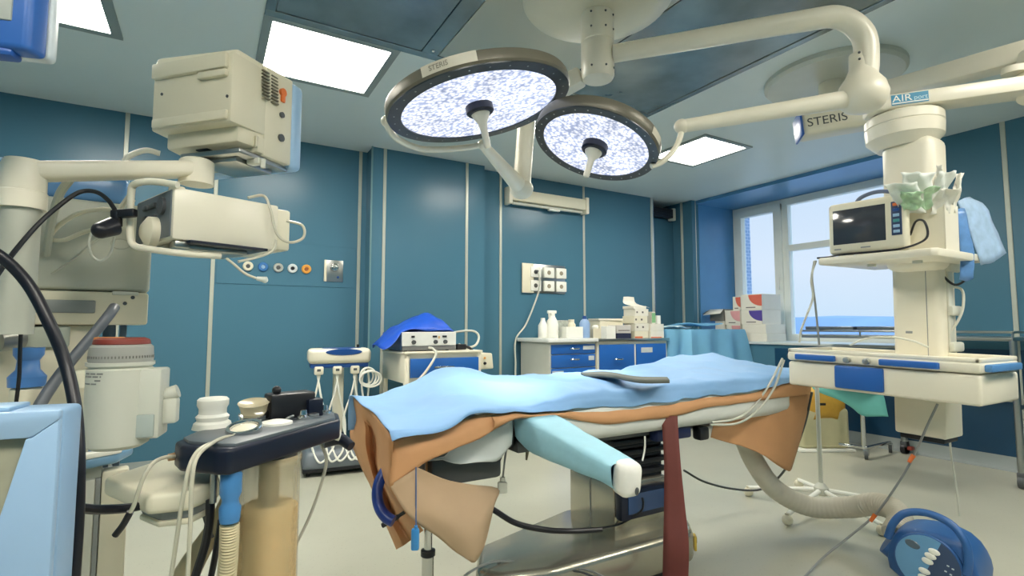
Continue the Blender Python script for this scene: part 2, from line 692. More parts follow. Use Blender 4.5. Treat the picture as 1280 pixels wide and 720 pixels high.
# light enters through the window opening
pl = bpy.data.lights.new('window_daylight', 'AREA')
pl.shape = 'RECTANGLE'
pl.size, pl.size_y = 2.4, 1.9
pl.cycles.is_portal = True
po = bpy.data.objects.new('window_daylight', pl)
COL.objects.link(po)
po.location = (XG + 0.06, 3.73, 2.0)
po.rotation_euler = (0, PI / 2, 0)

# ------------------------------------------------------------------ ceiling lights
panel_e = emit('panel_glow', (255, 249, 236), PANEL)
lf = mat('light_frame', (150, 158, 154), 0.4, 0.2)


def ceiling_light(x0, x1, y0, y1, label, f=0.05):
    t = thing('ceiling_light', label, 'ceiling light', ((x0 + x1) / 2, (y0 + y1) / 2, CEIL), 'square ceiling light panels')
    m = MB()
    z0 = CEIL - 0.012
    for a, b in (((x0, y0), (x1, y0 + f)), ((x0, y1 - f), (x1, y1)), ((x0, y0 + f), (x0 + f, y1 - f)), ((x1 - f, y0 + f), (x1, y1 - f))):
        m.span((a[0], a[1], z0), (b[0], b[1], CEIL))
    m.build('light_frame', lf, t, w=True)
    MB().span((x0 + f, y0 + f, CEIL - 0.006), (x1 - f, y1 - f, CEIL)).build('diffuser', panel_e, t, w=True)


ceiling_light(0.22, 1.02, 3.175, 3.965, 'lit square ceiling panel behind the white monitor, beside the steel ceiling', 0.05)
ceiling_light(-1.31, -0.51, 3.17, 3.92, 'lit square ceiling panel cut by the top left of the photo', 0.055)
ceiling_light(3.93, 4.62, 3.19, 3.94, 'lit square ceiling panel seen beyond the right-hand surgical lamp', 0.045)
ceiling_light(2.42, 3.11, 3.23, 3.92, 'lit square ceiling panel hidden above the smaller surgical lamp')
ceiling_light(2.40, 3.14, -0.6, 0.15, 'added lit square ceiling panel, unseen behind the standpoint, right of the middle')  # panels behind the standpoint are unseen, added to brighten the room
ceiling_light(-1.31, -0.51, -0.6, 0.15, 'added lit square ceiling panel, unseen behind the standpoint on the left')
ceiling_light(3.93, 4.62, -0.9, -0.15, 'added lit square ceiling panel, unseen behind the standpoint on the right')
ceiling_light(0.22, 1.02, -0.9, -0.15, 'added lit square ceiling panel, unseen straight behind the standpoint')

# ------------------------------------------------------------------ perforated steel ceiling
gs = mat('grille_steel', (150, 160, 160), 0.26, 0.65, var=0.28, scale=2.6)  # strong tone variation paints in cloudy reflections
pf = mat('perforated_steel', (180, 184, 174), 0.3, 0.5, var=0.1, scale=1.0)
nt = pf.node_tree
b = nt.nodes['Principled BSDF']
tc = [n for n in nt.nodes if n.type == 'TEX_COORD'][0]
wv = nt.nodes.new('ShaderNodeTexVoronoi')
wv.inputs['Scale'].default_value = 90
wv.inputs['Randomness'].default_value = 0.0
nt.links.new(tc.outputs['Object'], wv.inputs['Vector'])
ra = nt.nodes.new('ShaderNodeValToRGB')
ra.color_ramp.elements[0].position = 0.25
ra.color_ramp.elements[1].position = 0.4
ra.color_ramp.elements[0].color = rgb(112, 118, 114)
ra.color_ramp.elements[1].color = rgb(196, 196, 182)
nt.links.new(wv.outputs['Distance'], ra.inputs['Fac'])
nt.links.new(ra.outputs['Color'], b.inputs['Base Color'])
g = thing('laminar_flow_ceiling', 'large dark steel air-flow ceiling over the operating table', 'ceiling grille', (1.7, 2, CEIL - 0.02))
GX0, GX1, GY0, GY1 = 0.22, 3.155, 0.2, 3.16
m = MB()
for a, bb in (((GX0, GY1 - 0.06), (GX1, GY1)), ((GX0, GY0), (GX1, GY0 + 0.06)), ((GX0, GY0 + 0.06), (GX0 + 0.05, GY1 - 0.06)), ((GX1 - 0.05, GY0 + 0.06), (GX1, GY1 - 0.06)), ((1.13, GY0 + 0.06), (1.24, GY1 - 0.06)), ((2.16, GY0 + 0.06), (2.25, GY1 - 0.06))):
    m.span((a[0], a[1], CEIL - 0.022), (bb[0], bb[1], CEIL), bev=0.002, seg=1)
m.build('support_frame', gs, g, w=True)
for (x0, x1, mm) in ((GX0 + 0.05, 1.13, gs), (1.245, 2.16, pf), (2.25, GX1 - 0.05, gs)):
    MB().span((x0 + 0.004, GY0 + 0.064, CEIL - 0.016), (x1 - 0.004, GY1 - 0.064, CEIL), bev=0.001, seg=1).build('steel_panel', mm, g, w=True)
for x, y in ((1.19, 3.05), (1.19, 2.2), (2.2, 3.05), (2.2, 2.35), (2.95, 1.6), (1.19, 1.2)):
    MB().ball((x, y, CEIL - 0.022), (0.014, 0.014, 0.01), u=12, v=8).build('screw_cap', chrome, g, w=True)
# ================================================================== ceiling-hung equipment
def beam(mb, p, q, w, h, bev=0.0, seg=2, w2=None, h2=None):
    """rectangular bar from p to q (w sideways, h upwards), may taper"""
    p, q = Vector(p), Vector(q)
    d = (q - p)
    F = frame_n(p, d)
    z = F.col[2].xyz
    side = z.cross(Vector((0, 0, 1)))
    if side.length < 1e-4:
        side = Vector((1, 0, 0))
    side.normalize()
    up = side.cross(z).normalized()
    M = Matrix((side, up, z)).transposed().to_4x4()
    M.translation = (p + q) / 2
    mb.box((0, 0, 0), (w, h, d.length), M, bev, seg, taper=((w2 or w) / w, (h2 or h) / h))
    return mb


def screen(p):
    v = Vector(p) - ORG
    z = v.dot(FW)
    return (640 + FPX * v.dot(RT) / z, 360 - FPX * v.dot(UP) / z)


# ---- two LED surgical lamps on one ceiling spindle
SPX, SPY = 1.75, 2.10
sp = thing('ceiling_mount', 'round cream ceiling canopy with a thick spindle carrying both surgical lamps', 'ceiling mount', (SPX, SPY, CEIL))
T0 = Matrix.Translation((SPX, SPY, 0))
MB().lathe([(0.40, 3.0 - 0.022), (0.40, 2.965), (0.38, 2.94), (0.28, 2.905), (0.14, 2.885), (0.0, 2.88)], T0, 48).build('canopy', cream, sp, w=True)
MB().lathe([(0.085, 2.9), (0.088, 2.84), (0.088, 2.73), (0.084, 2.725), (0.087, 2.72), (0.087, 2.545), (0.078, 2.527), (0.0, 2.525)], T0, 40).build('spindle', warmwhite, sp, w=True)
sc_ = MB()
for a in (-150, -100, -60, -20):
    for z in (2.86, 2.78, 2.57):
        c = Vector((SPX + 0.088 * math.cos(R(a)), SPY + 0.088 * math.sin(R(a)), z))
        sc_.ball(c, 0.006, u=8, v=6)
sc_.build('screws', darkgrey, sp, w=True)

rimm = mat('lamp_rim_grey', (112, 108, 94), 0.38, 0.2, var=0.06)
facem = mat('lamp_face_dark', (44, 54, 60), 0.3, 0.0, var=0.2, scale=20)


def lens_mat(name, seed):
    m = bpy.data.materials.new(name)
    m.use_nodes = True
    nt = m.node_tree
    nt.nodes.clear()
    tc = nt.nodes.new('ShaderNodeTexCoord')
    v = nt.nodes.new('ShaderNodeTexVoronoi')
    v.inputs['Scale'].default_value = 62 + seed * 3
    nt.links.new(tc.outputs['Object'], v.inputs['Vector'])
    r = nt.nodes.new('ShaderNodeValToRGB')
    e = r.color_ramp.elements
    e[0].position, e[0].color = 0.0, (1, 1, 1, 1)
    e[1].position, e[1].color = 0.75, rgb(150, 162, 192)
    q = e.new(0.32)
    q.color = rgb(232, 236, 248)
    nt.links.new(v.outputs['Distance'], r.inputs['Fac'])
    n = nt.nodes.new('ShaderNodeTexNoise')
    n.inputs['Scale'].default_value = 9
    nt.links.new(tc.outputs['Object'], n.inputs['Vector'])
    ma = nt.nodes.new('ShaderNodeMapRange')
    ma.inputs[1].default_value = 0.3
    ma.inputs[2].default_value = 0.7
    ma.inputs[3].default_value = LENS * 0.75
    ma.inputs[4].default_value = LENS * 1.3
    nt.links.new(n.outputs['Fac'], ma.inputs[0])
    em = nt.nodes.new('ShaderNodeEmission')
    nt.links.new(r.outputs['Color'], em.inputs[0])
    nt.links.new(ma.outputs[0], em.inputs[1])
    gl = nt.nodes.new('ShaderNodeBsdfGlossy')
    gl.inputs['Roughness'].default_value = 0.1
    ad = nt.nodes.new('ShaderNodeMixShader')
    ad.inputs[0].default_value = 0.05
    nt.links.new(em.outputs[0], ad.inputs[1])
    nt.links.new(gl.outputs[0], ad.inputs[2])
    o = nt.nodes.new('ShaderNodeOutputMaterial')
    nt.links.new(ad.outputs[0], o.inputs[0])
    return m


def lamp_frame(px, py, d, phi, ratio):
    c = at(px, py, d)
    v = (c - ORG).normalized()
    ph = R(phi)
    mn = RT * (-math.sin(ph)) + (-UP) * math.cos(ph)
    mn = (mn - v * mn.dot(v)).normalized()
    n = (-v) * ratio + mn * math.sqrt(1 - ratio * ratio)
    return frame_n(c, n), n


def nearest_angle(F, r, z, target):
    best = None
    for i in range(360):
        a = R(i)
        s = screen(F @ Vector((r * math.cos(a), r * math.sin(a), z)))
        q = (s[0] - target[0]) ** 2 + (s[1] - target[1]) ** 2
        if best is None or q < best[0]:
            best = (q, a)
    return best[1]


def lamp_head(t, F, Rr, seed, th):
    rim = MB().lathe([(Rr * 0.86, 0.004), (Rr * 0.985, 0.0), (Rr, -0.008), (Rr, -th), (Rr * 0.985, -th - 0.012), (Rr * 0.6, -th - 0.03), (0, -th - 0.035)], F, 72, caps=False).build('lamp_rim', rimm, t, w=True)
    MB().lathe([(Rr * 0.845, 0.006), (Rr * 0.985, 0.005), (Rr * 0.985, -0.004), (Rr * 0.845, -0.004), (Rr * 0.845, 0.006)], F, 72, caps=False).build('bezel_ring', facem, rim, w=True)
    MB().lathe([(Rr * 0.85, 0.0), (Rr * 0.5, -0.004), (0.06, -0.006), (0, -0.006)], F, 64, caps=False).build('lens', lens_mat('led_lens_%d' % seed, seed), t, w=True)
    hub = MB().lathe([(0.058, -0.006), (0.058, 0.022), (0.05, 0.03), (0, 0.03)], F, 32, caps=False).build('hub', navyblk, t, w=True)
    dots = MB()
    for i in range(30):
        a = 2 * PI * i / 30
        dots.ball((Rr * 0.92 * math.cos(a), Rr * 0.92 * math.sin(a), 0.005), (0.004, 0.004, 0.002), F, 8, 6)
    dots.build('rivets', steel, rim, w=True)


def sticker(F, r, a, half, z0, z1, t):
    m = MB()
    v = []
    N = 10
    for i in range(N + 1):
        b = a - half + 2 * half * i / N
        v.append([m.bm.verts.new(F @ Vector((r * math.cos(b), r * math.sin(b), z))) for z in (z0, z1)])
    for i in range(N):
        m.bm.faces.new((v[i][0], v[i + 1][0], v[i + 1][1], v[i][1]))
    return m.build('name_plate', mat('name_plate_cream', (214, 208, 190), 0.45), t, w=True)


# left-hand, larger lamp
R1 = 0.385
F1, n1 = lamp_frame(599, 134, 2.18, -12, 0.365)
L1 = thing('surgical_lamp', 'larger surgical lamp with a name plate on its rim, left of the pair', 'surgical lamp', F1.translation, 'surgical lamps on the ceiling spindle')
lamp_head(L1, F1, R1, 1, 0.036)
MB().lathe([(0.040, 0.028), (0.030, 0.05), (0.019, 0.07), (0.015, 0.10), (0.014, 0.17), (0.010, 0.178), (0, 0.18)], F1, 24).build('handle', warmwhite, L1, w=True)
a = nearest_angle(F1, R1, -0.04, (566, 95))
sticker(F1, R1 + 0.002, a, 0.27, -0.008, -0.046, L1)
pm = F1 @ Vector(((R1 + 0.003) * math.cos(a + 0.09), (R1 + 0.003) * math.sin(a + 0.09), -0.027))
nrm = (F1.to_3x3() @ Vector((math.cos(a + 0.09), math.sin(a + 0.09), 0))).normalized()
zx = -(F1.col[2].xyz)
xx = zx.cross(nrm).normalized()
TM = Matrix((xx, zx, nrm)).transposed().to_4x4()
TM.translation = pm
text('STERIS', 0.026, TM, mat('faint_ink', (150, 146, 130), 0.6), L1)
# arm chain of the larger lamp
elbow = at(652, 236, 2.95)
dropt = at(659, 138, 2.97)
root1 = Vector((SPX, SPY, 2.60))
am = MB()
beam(am, root1 + (dropt - root1).normalized() * 0.092, dropt + Vector((0, 0, 0.02)), 0.085, 0.10, 0.02)
am.ball(dropt, 0.07)
am.build('extension_arm', warmwhite, L1, w=True)
MB().tube([dropt, dropt.lerp(elbow, 0.5), elbow], 0.05, 20, smooth=False).ball(elbow, (0.066, 0.066, 0.058)).build('drop_tube', warmwhite, L1, w=True)
yk = F1 @ (Vector((0, 0, 0.0)))
aj = nearest_angle(F1, R1 * 1.1, 0.0, (603, 183))
al = nearest_angle(F1, R1 * 1.05, -0.03, (474, 158))
d = (aj - al + PI) % (2 * PI) - PI
pts = []
for i in range(13):
    b = al + d * i / 12
    rr = R1 * (1.02 + 0.10 * math.sin(min(1, i / 5) * PI / 2))
    pts.append(F1 @ Vector((rr * math.cos(b), rr * math.sin(b), -0.03 + 0.05 * min(1, i / 6))))
ym = MB().tube(pts, 0.015, 12)
ym.ball(pts[0], 0.024).ball(pts[-1], 0.026)
ym.build('yoke', warmwhite, L1, w=True)
MB().tube([pts[-1], pts[-1].lerp(elbow, 0.5), elbow], lambda t: 0.024 + 0.024 * t, 18, smooth=False).build('spring_arm', warmwhite, L1, w=True)

# right-hand, smaller lamp
R2 = 0.285
F2, n2 = lamp_frame(744, 183, 2.36, 17, 0.52)
L2 = thing('surgical_lamp', 'smaller surgical lamp hung from the long curved arm, right of the pair', 'surgical lamp', F2.translation, 'surgical lamps on the ceiling spindle')
lamp_head(L2, F2, R2, 4, 0.042)
MB().lathe([(0.040, 0.028), (0.034, 0.045), (0.02, 0.06), (0.015, 0.075), (0.0145, 0.15), (0.01, 0.158), (0, 0.16)], F2, 24).build('handle', warmwhite, L2, w=True)
a = nearest_angle(F2, R2, -0.04, (816, 170))
sticker(F2, R2 + 0.002, a, 0.16, -0.010, -0.044, L2)
P0 = Vector((SPX, SPY, 2.655))
c1 = at(1000, 27, 2.44)
c2 = at(1048, 22, 2.41)
c3 = at(1078, 42, 2.40)
c4 = at(1083, 78, 2.40)
ball = at(1078, 113, 2.40)
MB().tube([P0 + (c1 - P0).normalized() * 0.088, P0.lerp(c1, 0.5), c1, c2, c3, c4, ball], lambda t: 0.046 + 0.006 * t, 20, 6).build('extension_arm', warmwhite, L2, w=True)
kn = MB().lathe([(0.047, 0.17), (0.05, 0.10), (0.068, 0.06), (0.092, 0.025), (0.104, -0.02), (0.098, -0.055), (0.075, -0.085), (0.04, -0.1), (0, -0.104)], Matrix.Translation(ball), 28)
kn.build('knuckle', warmwhite, L2, w=True)
sm = MB()
for zz in (0.13, 0.16):
    for aa in (-120, -60, 200):
        sm.ball(ball + Vector((0.05 * math.cos(R(aa)), 0.05 * math.sin(R(aa)), zz)), 0.006, u=8, v=6)
sm.build('screws', darkgrey, L2, w=True)
s0 = ball + Vector((0, 0, -0.03))
s1 = at(852, 158, 2.42)
MB().tube([s0, s0.lerp(s1, 0.5), s1], lambda t: 0.043 - 0.013 * t, 18, smooth=False).ball(s1, 0.034).build('spring_arm', warmwhite, L2, w=True)
MB().tube([s1, at(850, 172, 2.41), at(842, 188, 2.38), at(828, 202, 2.35), at(814, 208, 2.34)], 0.013, 12).build('yoke', warmwhite, L2, w=True)

for nm, F_, n_, pw in (('lamp_beam_large', F1, n1, BEAM * 0.6), ('lamp_beam_small', F2, n2, BEAM)):
    li = bpy.data.lights.new(nm, 'SPOT')
    li.energy = pw
    li.spot_size = R(27)
    li.spot_blend = 0.7
    li.shadow_soft_size = 0.18
    li.color = (0.95, 0.98, 1.0)
    lo = bpy.data.objects.new(nm, li)
    COL.objects.link(lo)
    lo.location = F_.translation + n_ * 0.25
    tgt = Vector((1.86, 2.36, 0.95)) if 'small' in nm else Vector((1.2, 2.1, 0.95))
    lo.rotation_euler = (tgt - lo.location).to_track_quat('-Z', 'Y').to_euler()

# ------------------------------------------------------------------ equipment pendant on the right
PM = frame((3.22, 1.30, 0), (0, -1, 0)) @ Matrix.Rotation(R(1.0), 4, 'Y')
pd = thing('equipment_pendant', 'cream ceiling pendant with column, shelf and blue-handled drawer console on the right', 'medical pendant', PM)
# ceiling canopy and its STERIS cover box
DC = Vector((3.8, 1.98, 0))
MB().lathe([(0.44, CEIL - 0.001), (0.44, CEIL - 0.03), (0.42, CEIL - 0.05), (0, CEIL - 0.055)], Matrix.Translation(DC), 56).build('canopy', greywhite, pd, w=True)
MB().lathe([(0.09, CEIL - 0.05), (0.09, 2.60), (0, 2.60)], Matrix.Translation(DC), 32).build('ceiling_post', warmwhite, pd, w=True)
b0, b1 = at(998, 160, 3.55), at(1093, 143, 3.42)
bx = MB()
beam(bx, b0, b1, 0.20, 0.16, 0.035, 3)
cb = bx.build('cover_box', cream, pd, w=True)
bd = (b1 - b0).normalized()
ec = MB()
for p, q in ((b0 - bd * 0.008, b0 + bd * 0.008), (b1 - bd * 0.008, b1 + bd * 0.012)):
    beam(ec, p, q, 0.205, 0.165, 0.006)
ec.build('end_cap', mat('blue_end_cap', (38, 92, 166), 0.35), cb, w=True)
side = bd.cross(Vector((0, 0, 1))).normalized()
if side.dot(FW) > 0:
    side = -side
up_ = side.cross(bd).normalized()
TM = Matrix((bd, up_, side)).transposed().to_4x4()
TM.translation = b0.lerp(b1, 0.33) + side * 0.101 + up_ * -0.012
text('STERIS', 0.078, TM, mat('dark_ink', (70, 74, 70), 0.5), cb, squeeze=1.05)

u0, u1 = at(1080, 122, 3.45), at(1300, 62, 2.55)
ua = MB()
beam(ua, u0, u1, 0.14, 0.11, 0.02)
ua.build('upper_arm', warmwhite, pd, w=True)
lend = at(1300, 107, 2.50)
MB().cyl(u1 + Vector((0, 0, -0.02)), lend + Vector((0, 0, -0.05)), 0.085, seg=28).cyl(at(1268, 92, 2.55), at(1268, 84, 2.55), 0.05, seg=20).build('arm_joint', warmwhite, pd, w=True)
hd0 = at(1082, 137, 2.75)
hdc = at(1128, 133, 2.75)
la = MB()
beam(la, hd0, lend, 0.15, 0.075, 0.014)
larm = la.build('lower_arm', warmwhite, pd, w=True)
ld = (lend - hd0).normalized()
side = ld.cross(Vector((0, 0, 1))).normalized()
if side.dot(FW) > 0:
    side = -side
up_ = side.cross(ld).normalized()
TM = Matrix((ld, up_, side)).transposed().to_4x4()
TM.translation = hd0.lerp(lend, 0.24) + side * 0.0765
pm_ = MB().box((0, 0, 0), (0.155, 0.052, 0.002), TM).build('badge', mat('badge_blue', (62, 140, 176), 0.35), larm, w=True)
text('AIR', 0.048, TM @ Matrix.Translation((-0.032, 0.004, 0.0015)), white, larm, squeeze=1.15)
text('port', 0.032, TM @ Matrix.Translation((0.045, 0.0, 0.0015)), mat('badge_pale', (190, 222, 230), 0.4), larm)
MB().box((0, -0.018, 0.0014), (0.15, 0.006, 0.001), TM).build('badge_line', white, larm, w=True)
hz = hdc.z - 0.06
HC = Vector((hdc.x, hdc.y, 0))
MB().lathe([(0.16, hz), (0.172, hz - 0.012), (0.172, hz - 0.05), (0.168, hz - 0.055), (0.172, hz - 0.06), (0.168, hz - 0.12), (0.13, hz - 0.16), (0.12, hz - 0.17)], Matrix.Translation(HC), 48).build('rotary_head', warmwhite, pd, w=True)
ct = MB()
hl_ = PM.inverted() @ HC
ct.span((hl_.x - 0.115, hl_.y - 0.095, 1.5), (hl_.x + 0.115, hl_.y + 0.095, hz - 0.14), PM, 0.045, 4)
ct.build('column', warmwhite, pd, w=True)
ct = MB().box((0.0, 0.0, 1.32), (0.215, 0.19, 0.62), PM, 0.03, 3).box((0.0, 0.0, 0.82), (0.225, 0.19, 0.30), PM, 0.012, 2)
ct.build('lower_column', warmwhite, pd, w=True)
MB().box((0.0, 0.0, 0.66), (0.19, 0.16, 0.03), PM, 0.006).build('base_cap', black, pd, w=True)
sd = MB()
for z in (1.52, 1.30, 1.12):
    sd.box((0.12, 0.03, z), (0.03, 0.12, 0.05), PM, 0.012)
sd.box((0.112, 0.0, 1.33), (0.012, 0.05, 0.5), PM, 0.004)
sd.build('cable_clip', greywhite, pd, w=True)
MB().box((-0.03, -0.0965, 1.19), (0.03, 0.004, 0.012), PM, 0.001).build('keyhole', midgrey, pd, w=True)
MB().box((0.05, -0.0955, 1.32), (0.003, 0.003, 0.60), PM).build('seam', midgrey, pd, w=True)
# shelf
MB().prism([(-0.28, -0.46), (0.22, -0.46), (0.24, -0.44), (0.24, 0.06), (-0.26, 0.06)], 1.535, 1.572, PM, 0.008).build('shelf', warmwhite, pd, w=True)
ub = MB()
for x, y in ((-0.1, -0.3), (0.1, -0.3), (-0.1, 0.0), (0.1, -0.05)):
    ub.cyl((x, y, 1.522), (x, y, 1.536), 0.02, seg=14, M=PM)
ub.build('shelf_boss', greywhite, pd, w=True)
# drawer console
X0, X1, Y0, Y1 = -0.475, 0.362, -0.43, -0.015
con = MB().span((X0, Y0, 0.892), (X1, Y1, 1.022), PM, 0.014, 3)
con = con.build('console', warmwhite, pd, w=True)
tp = MB().span((X0 - 0.002, Y0 - 0.003, 1.027), (X1 + 0.002, Y1, 1.075), PM, 0.012, 3)
for a, b in (((X0, Y0, 1.07), (X1, Y0 + 0.022, 1.092)), ((X0, Y1 - 0.022, 1.07), (X1, Y1, 1.092)), ((X0, Y0, 1.07), (X0 + 0.022, Y1, 1.092)), ((X1 - 0.022, Y0, 1.07), (X1, Y1, 1.092))):
    tp.span(a, b, PM, 0.006)
tp.build('worktop', warmwhite, pd, w=True)
MB().span((-0.225, Y0 - 0.012, 0.905), (0.0, Y0 + 0.02, 1.02), PM, 0.01).build('drawer', blue, pd, w=True)
for a, b in ((-0.42, -0.215), (-0.01, 0.225)):
    MB().span((a, Y0 - 0.03, 1.036), (b, Y0 - 0.004, 1.066), PM, 0.006).build('handle', blue, pd, w=True)
MB().span((X1 + 0.002, Y0 + 0.03, 1.035), (X1 + 0.03, Y1 - 0.05, 1.066), PM, 0.006).build('handle', midblue, pd, w=True)
for a in (-0.155, -0.065):
    MB().lathe([(0.011, 0), (0.011, 0.012), (0.016, 0.018), (0.014, 0.03), (0, 0.034)], PM @ Matrix.Translation((a, Y0 - 0.003, 1.05)) @ Matrix.Rotation(PI / 2, 4, 'X'), 18).build('knob', steel, pd, w=True)
MB().cyl((X0 - 0.03, Y0 + 0.05, 1.045), (X0 + 0.01, Y0 + 0.05, 1.045), 0.012, M=PM).build('side_clamp', darkgrey, pd, w=True)

# patient monitor on the shelf
MM = PM @ Matrix.Translation((-0.065, -0.42, 1.572)) @ Matrix.Rotation(R(3), 4, 'Z') @ Matrix.Scale(1.07, 4)
mo = thing('patient_monitor', 'cream patient monitor with dark screen on the pendant shelf', 'monitor', MM)
MB().box((0, 0.02, 0.135), (0.325, 0.05, 0.245), MM, 0.018, 3).prism([(-0.145, 0.04), (0.145, 0.04), (0.12, 0.17), (-0.12, 0.17)], 0.02, 0.235, MM, 0.02).build('casing', cream, mo, w=True)
MB().box((-0.028, -0.0045, 0.14), (0.222, 0.004, 0.165), MM, 0.001).build('screen', mat('dark_screen', (58, 62, 70), 0.12, var=0.05, coat=0.6), mo, w=True)
MB().box((0.126, -0.0055, 0.15), (0.04, 0.006, 0.15), MM, 0.002).build('key_strip', mat('key_strip_navy', (44, 62, 96), 0.4), mo, w=True)
for i, mm in enumerate((orange, deepblue, skyblue, mat('teal_key', (70, 150, 150), 0.4), skyblue, skyblue)):
    MB().box((0.126, -0.0095, 0.211 - i * 0.024), (0.024, 0.004, 0.013), MM, 0.001).build('button', mm, mo, w=True)
MB().tube([MM @ Vector(p) for p in ((-0.08, 0.08, 0.245), (-0.05, 0.08, 0.285), (0.02, 0.08, 0.30), (0.09, 0.08, 0.282), (0.12, 0.08, 0.24))], 0.010, 10).build('handle', mat('handle_grey_blue', (96, 110, 138), 0.4), mo, w=True)
MB().box((-0.12, -0.006, 0.035), (0.03, 0.003, 0.006), MM).box((0.0, -0.006, 0.035), (0.04, 0.003, 0.006), MM).build('marking', midgrey, mo, w=True)
MB().box((-0.10, 0.03, 0.006), (0.05, 0.05, 0.014), MM, 0.003).box((0.1, 0.1, 0.006), (0.05, 0.05, 0.014), MM, 0.003).box((0.1, 0.03, 0.006), (0.05, 0.05, 0.014), MM, 0.003).build('foot', greywhite, mo, w=True)
MB().tube([MM @ Vector(p) for p in ((0.155, 0.05, 0.075), (0.185, 0.03, 0.13), (0.22, 0.02, 0.12), (0.225, 0.015, 0.05), (0.16, -0.025, 0.012), (0.05, -0.02, 0.008), (-0.10, -0.02, 0.008), (-0.18, 0.02, 0.006), (-0.225, 0.01, 0.005))], 0.005, 8).build('power_cord', black, mo, w=True)

# white bin full of sterile packets
BM = PM @ Matrix.Translation((0.085, -0.275, 1.573))
bn = MB()
bn.span((-0.13, 0, 0), (0.12, 0.145, 0.008), BM)
for a, b in (((-0.13, 0, 0), (0.12, 0.006, 0.225)), ((-0.13, 0.139, 0), (0.12, 0.145, 0.225)), ((-0.13, 0, 0), (-0.124, 0.145, 0.225)), ((0.114, 0, 0), (0.12, 0.145, 0.225))):
    bn.span(a, b, BM, 0.002, 1)
bin_ = tag(bn.build('storage_bin', warmwhite), 'cream open bin of sterile packets beside the shelf monitor', 'bin')
film = mat('clear_film', (236, 240, 232), 0.3, alpha=0.9, var=0.05)
filmg = mat('green_film', (188, 220, 184), 0.35, alpha=0.95, var=0.2, scale=30)
filmb = mat('pale_blue_film', (178, 206, 234), 0.28, alpha=0.75, var=0.15, scale=20)
paperw = mat('packet_paper', (230, 228, 216), 0.6)


def packet(name, base, top, w, m, label, turn=0.0, curl=0.02, sd=0.0, taper=1.0):
    """crumpled sheet standing from base to top, w wide"""
    up = top - base
    wv = (RT * math.cos(turn) - FH * math.sin(turn))
    nv = wv.cross(up).normalized()
    rows = []
    for i in range(6):
        t = i / 5
        ww = w * (1 + (taper - 1) * t)
        rows.append([base + up * t + wv * (j / 4 - 0.5) * ww + nv * (curl * 2 * (t * t) + 0.010 * math.sin(j * 2.1 + i * 1.7 + sd)) for j in range(5)])
    o = MB().grid(rows, 3, 3, 0.007, 32, sd).build(name, m, thick=0.0012)
    return tag(o, label, 'packet', 'packets in the shelf bin')


packet('sterile_packet', at(1142, 266, 2.47), at(1122, 226, 2.42), 0.09, film, 'clear crumpled packet leaning left out of the bin over the monitor', 0.3, sd=1, taper=1.5)
packet('sterile_packet', at(1150, 266, 2.50), at(1140, 216, 2.47), 0.12, film, 'broad clear packet at the back left of the bin', 0.0, sd=2, taper=1.3)
packet('sterile_packet', at(1140, 262, 2.44), at(1135, 236, 2.40), 0.075, filmg, 'green-printed packet just right of the monitor top', 0.2, sd=3, taper=1.2)
packet('sterile_packet', at(1156, 262, 2.46), at(1158, 232, 2.43), 0.06, filmg, 'pale green packet in the middle of the bin front', -0.2, sd=4)
packet('sterile_packet', at(1170, 264, 2.50), at(1178, 217, 2.50), 0.05, film, 'clear pointed packet standing in the right half of the bin', 0.2, sd=5, taper=1.5)
packet('sterile_packet', at(1174, 268, 2.46), at(1180, 236, 2.44), 0.09, paperw, 'white paper packet low at the right front of the bin', 0.1, sd=6)
packet('sterile_packet', at(1170, 262, 2.53), at(1167, 209, 2.53), 0.03, paperw, 'narrow white strip packet curling at the back of the bin', 0.0, 0.02, 7)
packet('sterile_packet', at(1190, 266, 2.49), at(1197, 218, 2.49), 0.034, paperw, 'tall white strip packet standing at the right end of the bin', 0.3, 0.012, 8)


def hang(name, rows, m, label, group=None):
    o = MB().grid(rows, 4, 4, 0.004, 25).build(name, m, thick=0.003)
    return tag(o, label, 'packet', 'blue packs hanging off the shelf bin')


hang('sterile_pack', [[at(1196, 252, 2.53), at(1204, 248, 2.56), at(1212, 246, 2.60)],
                      [at(1206, 270, 2.52), at(1220, 262, 2.56), at(1232, 258, 2.60)],
                      [at(1214, 296, 2.51), at(1230, 290, 2.55), at(1244, 284, 2.59)],
                      [at(1227, 331, 2.51), at(1242, 328, 2.54), at(1258, 316, 2.58)]], filmb, 'wide pale blue sterile pack arching over the bin edge')
hang('sterile_pack', [[at(1197, 262, 2.51), at(1201, 260, 2.52), at(1206, 260, 2.53)],
                      [at(1198, 290, 2.505), at(1205, 290, 2.50), at(1212, 290, 2.50)],
                      [at(1200, 320, 2.505), at(1209, 318, 2.495), at(1218, 316, 2.49)],
                      [at(1200, 350, 2.50), at(1209, 352, 2.49), at(1216, 348, 2.49)]], mat('blue_film', (104, 150, 206), 0.28, alpha=0.85, var=0.2, scale=20), 'narrow blue sterile pack hanging straight down beside the pendant shelf')
cord('cable', [at(1172, 322, 2.66), at(1174, 338, 2.64), at(1184, 350, 2.62), at(1194, 356, 2.6), at(1204, 352, 2.58), at(1210, 344, 2.56)], 0.006, black, 'black cable sagging below the pendant shelf at the right of the column')
cord('cable', [at(1168, 424, 2.66), at(1186, 416, 2.62), at(1198, 400, 2.6), at(1204, 382, 2.6), at(1202, 362, 2.62), at(1185, 358, 2.66)], 0.006, greywhite, 'pale cable arching beside the pendant column above the console')
cord('cable', [at(1018, 326, 2.72), at(1014, 350, 2.75), at(1016, 372, 2.76), at(1008, 395, 2.76), at(1001, 414, 2.77), at(999, 428, 2.78)], 0.0055, greywhite, 'pale twisted cable hanging from the shelf tip, the one swinging left')
